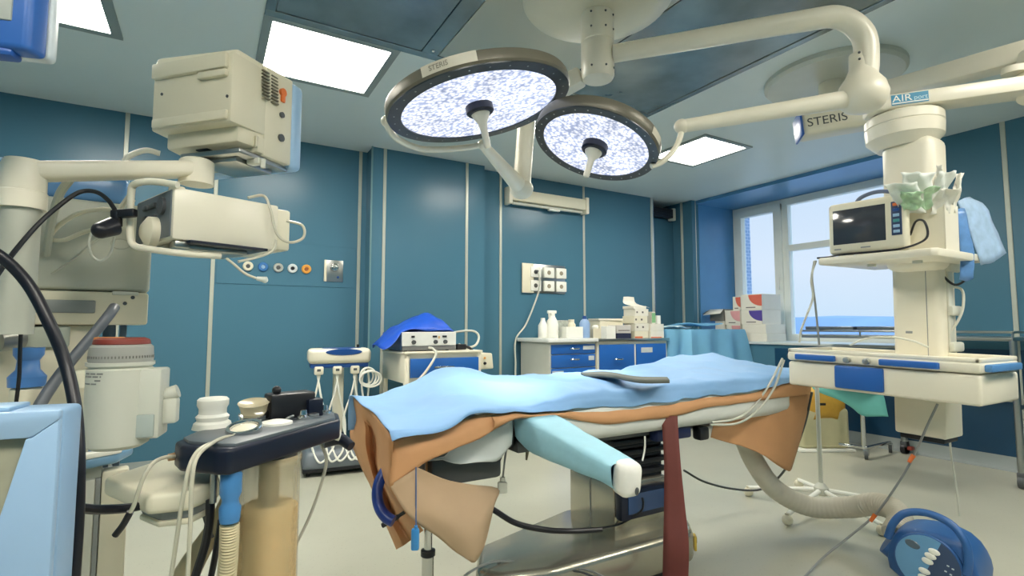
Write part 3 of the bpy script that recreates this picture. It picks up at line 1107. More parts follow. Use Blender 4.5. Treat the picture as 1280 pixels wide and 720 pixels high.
cord('cable', [at(1020, 326, 2.74), at(1015, 345, 2.77), at(1019, 380, 2.78), at(1022, 410, 2.78), at(1024, 431, 2.79)], 0.0055, midgrey, 'grey cable hanging straight from the shelf tip to the console')
cord('tubing', [at(1062, 432, 2.60), at(1080, 424, 2.6), at(1110, 421, 2.56), at(1140, 426, 2.5), at(1160, 434, 2.48)], 0.005, greywhite, 'thin pale tube lying over the console in front of the column')
# ================================================================== operating table and its linen
def ony(x, y, Y):
    r = FW + RT * ((x - 640) / FPX) + UP * ((360 - y) / FPX)
    return ORG + r * (Y / r.y)


def onz(x, y, z):
    r = FW + RT * ((x - 640) / FPX) + UP * ((360 - y) / FPX)
    return ORG + r * ((z - CAM_H) / r.z)


def curve_z(pts):
    """height as a function of x, from measured points"""
    q = sorted((p.x, p.z) for p in pts)

    def f(x):
        if x <= q[0][0]:
            return q[0][1]
        for (a, za), (b, zb) in zip(q, q[1:]):
            if x <= b:
                return za + (zb - za) * (x - a) / (b - a)
        return q[-1][1]
    return f


brown = mat('brown_paper_sheet', (206, 154, 108), 0.75, var=0.06, scale=5, bump=0.15, bscale=14)
brown2 = mat('brown_paper_sheet_pale', (188, 160, 128), 0.75, var=0.06, scale=5, bump=0.15, bscale=14)
lblue = mat('pale_blue_drape', (134, 178, 224), 0.62, var=0.05, scale=4, bump=0.25, bscale=11)
aqua = mat('aqua_wrap', (150, 200, 216), 0.6, var=0.08, scale=7, bump=0.3, bscale=18)
wsheet = mat('white_plastic_sheet', (214, 220, 218), 0.35, var=0.05, bump=0.3, bscale=12)
mattr = mat('white_mattress_cover', (222, 224, 218), 0.45, var=0.03, bump=0.1, bscale=20)
satin = mat('satin_steel', (186, 182, 166), 0.25, 0.75, var=0.08, scale=2.0)

NEAR, FAR = 1.83, 2.46
ot = thing('operating_table', 'steel pedestal operating table under blue and brown sheets', 'operating table', (1.85, 2.15, 0))
MB().prism([(1.02, 2.06), (1.14, 2.27), (1.76, 2.46), (2.12, 2.48), (2.26, 2.36), (2.27, 2.02), (2.17, 1.90), (1.95, 1.885), (1.30, 1.885), (1.08, 1.95)], 0.03, 0.20, None, 0.035, 4).build('base', satin, ot, w=True)
MB().prism([(1.06, 2.06), (1.16, 2.24), (1.76, 2.42), (2.10, 2.44), (2.22, 2.34), (2.23, 2.04), (2.15, 1.94), (1.95, 1.92), (1.30, 1.92), (1.11, 1.97)], 0.0, 0.035).build('base_skid', black, ot, w=True)
cm = MB().span((1.72, 1.98, 0.19), (2.07, 2.34, 0.46), bev=0.012)
cm.build('column', satin, ot, w=True)
MB().span((1.74, 1.975, 0.30), (1.745, 1.98, 0.46)).span((1.716, 2.16, 0.21), (1.72, 2.164, 0.45)).build('column_seam', midgrey, ot, w=True)
bl = MB()
for i in range(9):
    z = 0.455 + i * 0.026
    bl.box((1.90, 2.16, z + 0.013), (0.36 if i % 2 else 0.32, 0.36 if i % 2 else 0.32, 0.026), bev=0.008)
bl.build('bellows', black, ot, w=True)
MB().span((1.15, 1.93, 0.685), (2.85, 2.38, 0.735), bev=0.01).build('top_frame', darkgrey, ot, w=True)
MB().span((1.90, 1.87, 0.66), (2.14, 1.93, 0.72), bev=0.012).build('side_rail_cover', mat('table_side_navy', (22, 36, 74), 0.4), ot, w=True)
MB().span((1.72, 1.93, 0.30), (2.03, 1.978, 0.44), bev=0.012).build('control_box', navyblk, ot, w=True)
MB().span((1.76, 1.926, 0.33), (2.0, 1.931, 0.42)).build('control_panel', mat('panel_blue_grey', (42, 70, 110), 0.25), ot, w=True)
MB().span((1.18, NEAR + 0.0, 0.715), (2.95, FAR - 0.03, 0.90), bev=0.06, seg=4).build('mattress', mattr, ot, w=True)
MB().span((0.66, 1.95, 0.70), (1.16, 2.36, 0.80), bev=0.03).prism([(0.78, 1.97), (1.10, 1.97), (1.12, 2.3), (0.80, 2.3)], 0.585, 0.70, None, 0.02).build('head_pad_shade', darkgrey, ot, w=True)  # dark head pad, shaped to paint in shade behind the hanging paper
MB().box(at(876, 541, 2.72), (0.07, 0.06, 0.07), bev=0.015).build('rail_clamp', black, ot, w=True)
MB().lathe([(0, 0), (0.03, 0.004), (0.036, 0.02), (0.036, 0.05)], Matrix.Translation(at(617, 578, 2.25))).build('rail_knob', black, ot, w=True)
rc = at(505, 612, 2.08)
arc = [rc + RT * (-0.105 * math.cos(t)) + Vector((0, 0, 0.105 * math.sin(t))) + FH * 0.06 * math.sin(t) for t in [R(x) for x in range(-75, 80, 15)]]
MB().tube(arc, 0.022, 12).build('head_ring', mat('ring_blue', (24, 58, 140), 0.35), ot, w=True)
MB().tube([at(506, 640, 2.05), at(492, 649, 2.05), at(478, 657, 2.05)], lambda t: 0.007 if t < 0.3 else 0.010, 10).build('release_lever', black, ot, w=True)
LBM = frame((2.225, 1.955, 0.0), (0.10, 0.12))
MB().span((-0.04, -0.012, 0.075), (0.01, 0.0, 0.145), LBM).build('warning_label', mat('label_yellow', (200, 172, 70), 0.5), ot, w=True)
MB().span((-0.038, -0.014, 0.115), (0.008, -0.012, 0.143), LBM).build('warning_mark', black, ot, w=True)

hem = [ony(x, y, NEAR - 0.01) for x, y in ((490, 554), (512, 546), (547, 539), (568, 532), (602, 518), (615, 523), (639, 517), (692, 514), (745, 512), (800, 508), (848, 501), (898, 495), (950, 489), (985, 480))]
hemz = curve_z(hem)
sil = [ony(x, y, FAR - 0.02) for x, y in ((446, 495), (512, 481), (533, 470), (560, 458), (576, 460), (602, 470), (684, 470), (726, 467), (769, 463), (805, 454), (848, 446), (881, 441), (900, 446), (925, 455))]
silz = curve_z(sil)
rows = []
xs = [0.575 + i * 0.115 for i in range(24)]
for x in xs:
    t = min(1, max(0, (x - 0.575) / 0.8))
    nf = 0.845 + (0.932 - 0.845) * t
    hz_ = hemz(x)
    nf = max(nf, hz_ + 0.02)
    sz = silz(x)
    mid = max(0.955 * t + 0.885 * (1 - t), 0.5 * (nf + sz) + 0.008)
    e_ = 0.03 * math.sin(x * 9)
    rows.append([Vector((x, NEAR - 0.012 + e_ * 0.3, hz_)), Vector((x, NEAR - 0.002, (hz_ + nf) / 2)), Vector((x, NEAR + 0.03, nf)), Vector((x, 2.0, nf + (mid - nf) * 0.6)),
                 Vector((x, 2.16, mid)), Vector((x, 2.32, (mid + sz) / 2 + 0.008)), Vector((x, FAR - 0.02, sz)), Vector((x, FAR + 0.01, sz - 0.04)), Vector((x, FAR + 0.02, sz - 0.15))])
o = MB().grid(rows, 8, 6, 0.006, 4.6, 3.0, 0.017, 3.4).build('surgical_drape', lblue, thick=0.003)
tag(o, 'pale blue drape spread over the operating table top', 'drape')

low = [ony(x, y, NEAR - 0.02) for x, y in ((612, 541), (640, 524), (700, 521), (761, 532), (805, 526), (848, 521), (885, 510), (924, 505), (980, 497))]
lowz = curve_z(low)
rows = []
for i in range(24):
    x = 0.98 + i * 0.092
    rows.append([Vector((x, NEAR + 0.055, hemz(x) + 0.02)), Vector((x, NEAR + 0.02, hemz(x) + 0.004)), Vector((x, NEAR - 0.012, (hemz(x) + lowz(x)) / 2)), Vector((x, NEAR - 0.006, lowz(x)))])
lp = MB().grid(rows, 3, 3, 0.004, 9, 8.0)
rows = [[at(898, 500, 2.78), at(940, 490, 2.92), at(985, 482, 3.05), at(1014, 482, 3.20)],
        [at(895, 520, 2.78), at(935, 520, 2.92), at(988, 520, 3.00), at(1011, 500, 3.15)],
        [at(892, 534, 2.78), at(945, 555, 2.92), at(987, 560, 2.98), at(1003, 540, 3.10)],
        [at(889, 546, 2.78), at(948, 566, 2.92), at(982, 587, 2.97), at(989, 586, 3.02)]]
lp.grid(rows, 5, 5, 0.008, 7, 5.0)
o = lp.build('paper_sheet', brown, thick=0.003)
tag(o, 'brown paper sheet along the table side, hanging in a point at the right end', 'paper sheet', None)

rows = [[Vector((0.590, FAR - 0.02, 0.896)), Vector((0.589, 2.32, 0.893)), Vector((0.588, 2.16, 0.886)), Vector((0.586, 2.0, 0.862)), Vector((0.584, 1.835, 0.822))],
        [at(443, 522, 2.44), at(457, 532, 2.27), at(467, 545, 2.31), at(478, 562, 2.08), at(489, 582, 1.90)],
        [at(439, 549, 2.44), at(458, 564, 2.25), at(468, 580, 2.33), at(480, 596, 2.09), at(489, 610, 1.90)],
        [at(468, 620, 2.36), at(478, 628, 2.22), at(488, 635, 2.29), at(500, 638, 2.09), at(509, 638, 2.00)],
        [at(495, 687, 2.28), at(503, 682, 2.22), at(512, 676, 2.24), at(520, 670, 2.12), at(529, 663, 2.06)]]
lm = MB().grid(rows, 3, 5, 0.005, 7, 1.0)
rows = [[at(488, 552, 1.89), at(520, 540, 1.94), at(550, 534, 1.98), at(602, 518, 2.05), at(639, 518, 2.10)],
        [at(489, 580, 1.875), at(522, 560, 1.90), at(554, 552, 1.95), at(602, 532, 2.03), at(639, 520, 2.09)],
        [at(487, 608, 1.86), at(522, 585, 1.90), at(557, 567, 1.95), at(608, 544, 2.03), at(640, 525, 2.09)]]
lm.grid(rows, 5, 5, 0.008, 9, 2.0)
o = lm.build('paper_sheet', brown, thick=0.003)
tag(o, 'brown paper sheet hanging over the near left end of the operating table', 'paper sheet')
rows = [[at(487, 608, 1.862), at(500, 600, 1.87), at(512, 592, 1.885), at(523, 584, 1.90)],
        [at(505, 632, 1.85), at(530, 622, 1.88), at(552, 612, 1.94), at(572, 604, 2.0)],
        [at(530, 660, 1.86), at(560, 650, 1.87), at(592, 632, 1.94), at(622, 611, 2.04)],
        [at(558, 682, 1.87), at(580, 672, 1.87), at(602, 655, 1.90), at(617, 638, 1.96)],
        [at(590, 704, 1.88), at(595, 703, 1.88), at(600, 695, 1.89), at(606, 682, 1.90)]]
o = MB().grid(rows, 6, 5, 0.012, 8, 4.0).build('paper_flap', brown2, thick=0.003)
tag(o, 'pale brown turned-up paper flap pointing down below the near left sheet', 'paper sheet')
rows = [[at(512, 585, 2.05), at(560, 562, 2.08), at(606, 541, 2.12), at(640, 522, 2.16)],
        [at(540, 572, 2.06), at(575, 572, 2.08), at(612, 556, 2.12), at(641, 540, 2.16)],
        [at(560, 575, 2.07), at(595, 581, 2.08), at(618, 577, 2.12), at(640, 556, 2.16)]]
o = MB().grid(rows, 5, 5, 0.014, 11, 6.0).build('plastic_sheet', wsheet, thick=0.003)
tag(o, 'white plastic sheet sagging below the brown paper beside the arm board', 'plastic sheet')

# arm board in its blue wrap
ab = thing('arm_board', 'arm board wrapped in pale aqua cloth sticking out of the table towards the viewer', 'arm board', at(668, 530, 2.25))
A, B = at(665, 518, 2.22), at(781, 584, 1.70)
ax = (B - A).normalized()
sdv = ax.cross(Vector((0, 0, 1))).normalized()
rows = []
for i in range(9):
    t = i / 8
    c = A.lerp(B, t)
    hw = 0.088 + (0.058 - 0.088) * t
    th = 0.15 + (0.072 - 0.15) * min(1, t * 1.1)
    if t < 0.15:
        th *= 0.75 + 1.6 * t
    ring = []
    for k in range(12):
        a = 2 * PI * k / 12
        cx, cz = math.cos(a), math.sin(a)
        sx_ = math.copysign(abs(cx) ** 0.55, cx) * hw
        zz = 0.0 + (cz * 0.02 if cz > 0 else -abs(cz) ** 0.6 * th)
        ring.append(c + sdv * sx_ + Vector((0, 0, zz)) + Vector(noise.noise_vector(c * 9 + sdv * cx)) * 0.005)
    ring.append(ring[0])
    rows.append(ring)
m = MB().grid(rows, 3, 3)
m.build('wrap', aqua, ab, w=True)
E0 = frame_n(B + Vector((0, 0, -0.028)), ax, hint=sdv)
cp = MB().box((0, 0, 0.01), (0.080, 0.112, 0.076), frame_n(B + Vector((0, 0, -0.03)), ax), 0.026, 4)
cp.build('padding', mat('white_padding', (240, 238, 230), 0.7, var=0.03, bump=0.3, bscale=30), ab, w=True)
dk = B + ax * 0.052 + Vector((0, 0, -0.056)) + sdv * -0.004
MB().ball((0, 0, 0), (0.013, 0.007, 0.006), frame_n(dk, ax, hint=(0, 0, 1)) @ Matrix.Rotation(PI / 2, 4, 'Z')).build('opening', darkgrey, ab, w=True)

# things lying on or hanging from the table
zs = 0.972
rows = [[onz(726, 467, zs), onz(758, 466, zs), onz(795, 472, zs), onz(834, 473, zs)],
        [onz(730, 469, zs), onz(764, 471, zs), onz(800, 477, zs), onz(837, 477, zs)]]
rows = [[p + Vector((0, 0, 0.0)) for p in r] for r in rows]
o = MB().grid(rows, 5, 3).build('strap', mat('grey_webbing', (92, 96, 88), 0.6), thick=0.014)
tag(o, 'dark grey padded strap lying across the blue drape', 'strap')
rows = [[at(826, 520, 2.52), at(847, 520, 2.50)], [at(828, 540, 2.49), at(848, 540, 2.47)], [at(830, 580, 2.45), at(851, 580, 2.43)], [at(830, 630, 2.42), at(856, 630, 2.40)],
        [at(829, 680, 2.38), at(861, 680, 2.36)], [at(828, 735, 2.36), at(860, 735, 2.34)], [onz(829, 775, 0.01), onz(860, 775, 0.01)]]
o = MB().grid(rows, 4, 5).build('table_strap', mat('brown_red_strap', (112, 56, 50), 0.65, var=0.06, scale=12), thick=0.006)
tag(o, 'long reddish brown strap hanging from the table side to the floor', 'strap')

hc = thing('hand_control', 'small blue hand control hanging on a thin blue cord at the table head', 'remote control', at(519, 674, 1.84))
MB().tube([at(520, 584, 1.88), at(520, 620, 1.86), at(520, 660, 1.84)], 0.0028, 8).build('cord', mat('blue_cord', (84, 110, 160), 0.5), hc, w=True)
MB().box((0, 0, 0), (0.028, 0.022, 0.075), frame(at(519, 674, 1.84), (1, -0.5)), 0.007).cyl(at(520, 663, 1.84), at(520, 657, 1.84), 0.006).build('handset', mat('handset_blue', (58, 136, 200), 0.35), hc, w=True)
pg = thing('power_plug', 'white plug dangling on its cord below the table edge', 'plug', at(628, 608, 2.3))
MB().tube([at(634, 552, 2.32), at(631, 575, 2.31), at(628, 600, 2.30)], 0.0045, 8).build('cord', midgrey, pg, w=True)
MB().box((0, 0, 0), (0.042, 0.03, 0.05), frame(at(628, 609, 2.3), (1, -0.4)), 0.007).cyl(at(628, 601, 2.3), at(628, 596, 2.3), 0.011).build('plug_body', greywhite, pg, w=True)
MB().tube([at(658, 560, 2.25), at(660, 566, 2.24), at(659, 572, 2.23), at(658, 578, 2.23)], lambda t: 0.011 - 0.007 * t, 8)
o = MB().tube([at(659, 552, 2.3), at(659, 564, 2.29), at(658, 575, 2.29)], lambda t: 0.012 - 0.008 * t, 10).build('clip', mat('brass_clip', (120, 112, 92), 0.4, 0.4))
tag(o, 'small brownish clip hanging under the arm board root', 'clip')

pc = at(535, 690, 2.08)
ts = thing('telescopic_stand', 'chrome telescopic pole with black collar standing under the table head', 'stand', (pc.x, pc.y, 0))
zc = pc.z
MB().cyl((pc.x, pc.y, zc), (pc.x, pc.y, 0.70), 0.0165, seg=24).build('inner_pole', chrome, ts, w=True)
MB().cyl((pc.x, pc.y, 0.02), (pc.x, pc.y, zc), 0.024, seg=24).build('outer_pole', chrome, ts, w=True)
MB().lathe([(0.017, zc + 0.012), (0.029, zc + 0.008), (0.029, zc - 0.012), (0.024, zc - 0.016)], Matrix.Translation((pc.x, pc.y, 0)), 24).build('collar', black, ts, w=True)
MB().lathe([(0.16, 0.0), (0.16, 0.015), (0.03, 0.03), (0, 0.03)], Matrix.Translation((pc.x, pc.y, 0)), 32).build('foot_plate', darkgrey, ts, w=True)

cord('corrugated_cable', [at(590, 622, 2.22), at(618, 638, 2.24), at(645, 654, 2.28), at(680, 662, 2.34), at(715, 664, 2.42), at(752, 662, 2.46)], 0.0125, blackrub, 'thick black ribbed cable running from the paper flap to the table column', seg=10)
cord('cable', [at(752, 660, 2.5), at(775, 655, 2.5), at(800, 640, 2.49), at(804, 630, 2.49), at(803, 622, 2.50)], 0.005, black, 'thin black cable curling up into the table control box')
cord('cable', [at(580, 720, 2.16), at(600, 708, 2.2), at(625, 701, 2.26), at(660, 705, 2.3), at(700, 710, 2.3), at(735, 713, 2.25), at(760, 724, 2.15)], 0.005, midgrey, 'grey cable lying over the table base, its upper strand')
cord('cable', [at(622, 702, 2.26), at(640, 710, 2.3), at(680, 714, 2.3), at(720, 714, 2.25), at(745, 722, 2.15)], 0.005, darkgrey, 'darker grey cable lying over the table base, its lower strand')
cord('cable', [at(855, 588, 3.3), at(880, 602, 3.4), at(915, 611, 3.5), at(950, 612, 3.5), at(972, 598, 3.35), at(990, 572, 3.2), at(1006, 530, 3.15), at(1015, 490, 3.1)], 0.007, darkgrey, 'dark cable sagging behind the red strap then rising past the brown paper point')
cord('cable', [at(806, 545, 2.45), at(806, 560, 2.44), at(803, 576, 2.40)], 0.004, white, 'short white lead hanging beside the table bellows')
cord('tubing', [at(978, 448, 2.95), at(962, 480, 2.9), at(940, 510, 2.82), at(918, 524, 2.74), at(890, 528, 2.68)], 0.006, greywhite, 'thin pale tube from the console clamp to the table, the upper of two')
cord('tubing', [at(980, 450, 2.95), at(968, 484, 2.9), at(947, 513, 2.82), at(922, 529, 2.74), at(888, 531, 2.68)], 0.006, greywhite, 'thin pale tube from the console clamp to the table, the lower of two')

# ------------------------------------------------------------------ warm-air unit with its hose
hosem = mat('corrugated_hose', (206, 200, 182), 0.5, var=0.04)
hp = [at(925, 510, 3.0), at(930, 545, 3.05), at(945, 580, 3.1), at(970, 612, 3.12), at(1012, 633, 3.1), at(1060, 634, 3.0), at(1095, 630, 2.86), at(1118, 638, 2.74), at(1125, 652, 2.66), at(1117, 668, 2.60)]
o = MB().tube(hp, lambda t: (0.058 - 0.010 * max(0, t - 0.6)) * (1 + (0.05 if t > 0.62 else 0.012) * math.sin(t * 420)), 20, 48).build('air_hose', hosem)
tag(o, 'thick white air hose looping from the table down to the blue warming unit', 'hose')
WM = frame(plan(1.90, 2.46), RT * 0.60 - FH * 0.80) @ Matrix.Scale(1.06, 4)
wu = thing('warming_unit', 'blue portable warm-air unit with round control panel on the floor', 'warming unit', WM)
prof = [(-0.165, 0.015), (-0.172, 0.11), (-0.155, 0.19), (-0.12, 0.245), (-0.06, 0.268), (0.02, 0.272), (0.10, 0.262), (0.145, 0.20), (0.16, 0.11), (0.155, 0.015)]
secs = []
for y, sc, dz in ((0.0, 0.93, 0.0), (0.012, 0.985, 0.0), (0.03, 1.0, 0.0), (0.12, 1.03, 0.012), (0.20, 1.02, 0.0), (0.27, 0.95, -0.03), (0.31, 0.86, -0.07), (0.32, 0.78, -0.08)):
    secs.append([WM @ Vector((px * sc, y, max(0.012, (pz - 0.14) * (sc if pz > 0.14 else 1) + 0.14 + (dz if pz > 0.14 else 0)))) for px, pz in prof + [prof[0]]])
bm_ = MB()
V = [[bm_.bm.verts.new(p) for p in s_[:-1]] for s_ in secs]
for a, b in zip(V, V[1:]):
    for i in range(len(a)):
        j = (i + 1) % len(a)
        bm_.bm.faces.new((a[i], a[j], b[j], b[i]))
bm_.bm.faces.new(V[0])
bm_.bm.faces.new(V[-1])
unitb = mat('unit_blue', (44, 92, 150), 0.42, var=0.04)
bm_.build('housing', unitb, wu, w=True, sub=1, sharp=50)
hp = [(-0.155, -0.004, 0.20), (-0.13, -0.005, 0.27), (-0.085, 0.0, 0.325), (-0.01, 0.01, 0.345), (0.07, 0.01, 0.325), (0.118, 0.0, 0.27), (0.128, -0.006, 0.20), (0.12, -0.008, 0.14)]
MB().tube([WM @ Vector(p) for p in hp], 0.0165, 14, 8).build('carry_handle', unitb, wu, w=True)
PF = WM @ Matrix.Translation((-0.012, -0.003, 0.138)) @ Matrix.Rotation(PI / 2, 4, 'X')
MB().lathe([(0.122, -0.004), (0.122, 0.004), (0.118, 0.007), (0, 0.007)], PF, 40).build('panel_ring', unitb, wu, w=True)
pm2 = MB()
pm2.prism([(0.114 * math.cos(R(a)), 0.114 * math.sin(R(a))) for a in range(62, 253, 10)], 0.006, 0.009, PF)
pm2.build('control_panel', mat('panel_light_blue', (104, 156, 196), 0.4), wu, w=True)
pm3 = MB()
pm3.prism([(0.114 * math.cos(R(a)), 0.114 * math.sin(R(a))) for a in range(-108, 63, 10)], 0.006, 0.009, PF)
pm3.build('status_panel', mat('panel_slate', (52, 72, 104), 0.4), wu, w=True)
MB().lathe([(0.028, 0.009), (0.024, 0.013), (0, 0.013)], PF @ Matrix.Translation((-0.048, 0.066, 0)) @ Matrix.Rotation(-0.25, 4, 'Z') @ Matrix.Diagonal((1.0, 0.62, 1, 1)), 24).build('display', mat('display_grey', (86, 104, 118), 0.25), wu, w=True)
for x, y in ((0.028, 0.058), (0.014, 0.036), (0.003, 0.012), (-0.01, -0.034), (-0.014, -0.062)):
    MB().lathe([(0.021, 0.009), (0.02, 0.013), (0.014, 0.016), (0, 0.016)], PF @ Matrix.Translation((x, y, 0)) @ Matrix.Rotation(-0.2, 4, 'Z') @ Matrix.Diagonal((1, 0.62, 1, 1)), 20).build('button', white, wu, w=True)
lt = MB()
for x, y in ((0.068, 0.03), (0.085, 0.026), (0.064, 0.004), (0.082, 0.0), (0.06, -0.03), (0.045, -0.05), (0.05, -0.066)):
    lt.box((x, y, 0.0095), (0.008, 0.005, 0.003), PF @ Matrix.Rotation(-0.2, 4, 'Z'))
lt.build('indicator', mat('indicator_pale', (206, 214, 220), 0.4), wu, w=True)
MB().cyl(WM @ Vector((-0.18, 0.06, 0.16)), WM @ Vector((-0.15, 0.07, 0.14)), 0.058, 0.062, seg=24).build('hose_port', unitb, wu, w=True)
ft = MB()
for x, y in ((-0.12, 0.05), (0.12, 0.05), (-0.10, 0.24), (0.10, 0.24)):
    ft.cyl((x, y, 0), (x, y, 0.02), 0.02, seg=14, M=WM)
ft.build('rubber_foot', black, wu, w=True)

# cords by the unit
cord('cable', [at(1172, 505, 2.52), at(1160, 530, 2.55), at(1143, 568, 2.62), at(1125, 600, 2.7), at(1095, 642, 2.74), at(1060, 672, 2.72), at(1030, 696, 2.66), at(1005, 722, 2.5)], 0.0055, midgrey, 'grey cable from the console to the floor with two orange collars', n=10)
for nm, x, y, d, lab in (('cable_collar', 1142, 569, 2.62, 'small orange collar on the grey cable by the black caster'), ('cable_collar', 1094, 643, 2.735, 'small orange collar on the grey cable near the air hose')):
    p = at(x, y, d)
    q = at(x - 6, y + 9, d)
    tag(MB().cyl(p, q, 0.011, 0.008, seg=12).build(nm, orange), lab, 'collar', 'orange collars on the grey cable')
cord('cable', [at(1186, 500, 2.66), at(1187, 540, 2.75), at(1189, 570, 2.8), at(1194, 600, 2.84), at(1197, 625, 2.85), at(1199, 645, 2.85)], 0.005, greywhite, 'pale cable hanging from the console down behind the blue warming unit')

# ------------------------------------------------------------------ white drip stand
HB = Vector((3.62, 2.08, 0))
iv = thing('drip_stand', 'white five-legged drip stand behind the air hose', 'drip stand', HB)
MB().cyl((HB.x, HB.y, 0.10), (HB.x, HB.y, 1.02), 0.014, seg=16).build('pole', greywhite, iv, w=True)
MB().lathe([(0.035, 0.09), (0.045, 0.10), (0.045, 0.14), (0.02, 0.17), (0, 0.17)], Matrix.Translation(HB), 20).build('hub', greywhite, iv, w=True)
for ex, ey in ((3.42, 2.49), (3.14, 2.02), (3.46, 1.64), (3.98, 1.78), (3.92, 2.42)):
    d = (Vector((ex, ey, 0)) - HB)
    tip = Vector((ex, ey, 0.062))
    lg = MB()
    lg.tube([HB + Vector((0, 0, 0.12)) + d * 0.06, HB + d * 0.4 + Vector((0, 0, 0.10)), tip], lambda t: 0.016 - 0.003 * t, 10)
    L = lg.build('leg', white, iv, w=True)
    MB().ball((ex, ey, 0.032), (0.032, 0.032, 0.032)).cyl((ex, ey, 0.03), (ex, ey, 0.072), 0.014, seg=12).build('caster', cream, L, w=True)

# ------------------------------------------------------------------ instrument stand with teal sheet, waste bag, steel table
def caster(parent, x, y, r=0.045, m=None, a=0.4):
    M = rotz((x, y, 0), a)
    wh = MB().cyl((0, -0.014, r), (0, 0.014, r), r, seg=24, M=M).build('caster_wheel', m or darkgrey, parent, w=True)
    MB().cyl((0, -0.017, r), (0, 0.017, r), r * 0.45, seg=16, M=M).build('wheel_hub', greywhite, wh, w=True)
    MB().span((-r * 0.5, -0.022, r * 0.9), (r * 0.5, 0.022, r * 2.15), M, 0.006).build('caster_fork', steel, wh, w=True)


px_ = onz(1081, 573, 0.0)
ins = thing('instrument_stand', 'chrome instrument stand on casters below the teal sheet', 'instrument stand', (px_.x, px_.y, 0))
MB().cyl((px_.x, px_.y, 0.09), (px_.x, px_.y, at(1062, 478, 4.52).z), 0.021, seg=18).build('pole', chrome, ins, w=True)
f2 = onz(1113, 562, 0.03)
fb = MB()
beam(fb, Vector((px_.x - 0.02, px_.y - 0.02, 0.10)), Vector((f2.x, f2.y, 0.10)), 0.03, 0.025, 0.005)
beam(fb, Vector((px_.x, px_.y, 0.10)), Vector((px_.x - 0.05, px_.y + 0.2, 0.10)), 0.03, 0.025, 0.005)
fb.build('foot_bar', chrome, ins, w=True)
caster(ins, px_.x - 0.03, px_.y - 0.03, 0.042)
caster(ins, f2.x, f2.y, 0.042)
tc_ = at(1062, 478, 4.52)
MB().box((tc_.x, tc_.y, tc_.z - 0.004), (0.42, 0.56, 0.02), bev=0.008).build('tray', steel, ins, w=True)
rows = [[at(1012, 478, 4.55), at(1050, 478, 4.5), at(1100, 480, 4.4)], [at(1017, 487, 4.5), at(1060, 488, 4.45), at(1105, 495, 4.35)],
        [at(1034, 494, 4.5), at(1066, 502, 4.42), at(1108, 508, 4.33)], [at(1064, 502, 4.5), at(1076, 519, 4.42), at(1111, 521, 4.33)]]
teals = mat('teal_sheet', (110, 190, 182), 0.65, var=0.06, bump=0.3, bscale=12)
o = MB().grid(rows, 5, 5, 0.008, 6).build('teal_sheet', teals, thick=0.003)
tag(o, 'teal cloth hanging off the instrument stand behind the console', 'cloth')

WB = onz(1036, 566, 0.0)
wbM = frame(WB + FH * 0.22, RT)
wb = thing('waste_bag_bin', 'white waste bin lined with a yellow bag gathered orange at the top', 'waste bin', wbM)
MB().prism([(-0.24, -0.19), (0.24, -0.19), (0.24, 0.19), (-0.24, 0.19)], 0.03, 0.42, wbM, 0.04, 3).build('bin_body', mat('bin_translucent', (206, 200, 160), 0.5, var=0.1, scale=4), wb, w=True)
rws = []
for i, (s_, z) in enumerate(((1.03, 0.30), (1.05, 0.46), (1.04, 0.56), (0.8, 0.64), (0.35, 0.70))):
    rws.append([wbM @ Vector((0.24 * s_ * math.copysign(abs(math.cos(a)) ** 0.6, math.cos(a)), 0.19 * s_ * math.copysign(abs(math.sin(a)) ** 0.6, math.sin(a)), z + 0.03 * math.sin(3 * a))) for a in [2 * PI * k / 12 for k in range(13)]])
MB().grid(rws, 3, 3, 0.008, 12).build('bag', mat('yellow_bag', (220, 172, 70), 0.4, var=0.2, scale=4, bump=0.3, bscale=15), wb, w=True, thick=0.003)
MB().box((-0.03, -0.196, 0.46), (0.07, 0.01, 0.025), wbM, 0.004).build('grip', black, wb, w=True)
MB().span((-0.27, -0.22, 0.0), (0.27, 0.22, 0.03), wbM, 0.01).build('base_tray', white, wb, w=True)

stt = thing('steel_table', 'long steel table on casters along the window wall behind the column', 'steel table', (5.6, 2.35, 0))
TX0, TX1, TY0, TY1 = 5.36, 5.90, 1.56, 3.22
bc = onz(1131, 567, 0.0)
MB().span((TX0, TY0, 1.105), (TX1, TY1, 1.135), bev=0.006).build('tabletop', steel, stt, w=True)
rl = MB()
for a, b in (((TX0, TY0), (TX0, TY1)), ((TX0, TY1), (TX1, TY1)), ((TX0, TY0), (TX1, TY0))):
    beam(rl, Vector((a[0], a[1], 1.175)), Vector((b[0], b[1], 1.175)), 0.018, 0.018, 0.004)
for y in (TY0, 2.1, 2.65, TY1):
    rl.cyl((TX0, y, 1.13), (TX0, y, 1.175), 0.008, seg=10)
rl.build('guard_rail', steel, stt, w=True)
for x, y in ((TX0, TY0), (TX1 - 0.03, TY0), (bc.x, bc.y), (TX1 - 0.03, bc.y)):
    L = MB().cyl((x, y, 0.10), (x, y, 1.11), 0.024, seg=18).build('leg', steel, stt, w=True)
    MB().cyl((x, y - 0.018, 0.05), (x, y + 0.018, 0.05), 0.05, seg=22).build('caster', black if x == bc.x else darkgrey, L, w=True)
    MB().span((x - 0.03, y - 0.026, 0.06), (x + 0.03, y + 0.026, 0.12), bev=0.01).build('caster_fork', darkgrey, L, w=True)
MB().span((bc.x - 0.02, bc.y - 0.07, 0.04), (bc.x + 0.04, bc.y - 0.028, 0.075), bev=0.008).build('brake_lever', red, stt, w=True)
lb = MB()
beam(lb, (TX0, TY0, 0.60), (TX1 - 0.03, TY0, 0.60), 0.022, 0.03, 0.004)
beam(lb, (TX1 - 0.03, TY0, 0.60), (TX1 - 0.03, bc.y, 0.60), 0.022, 0.03, 0.004)
lb.build('cross_bar', steel, stt, w=True)
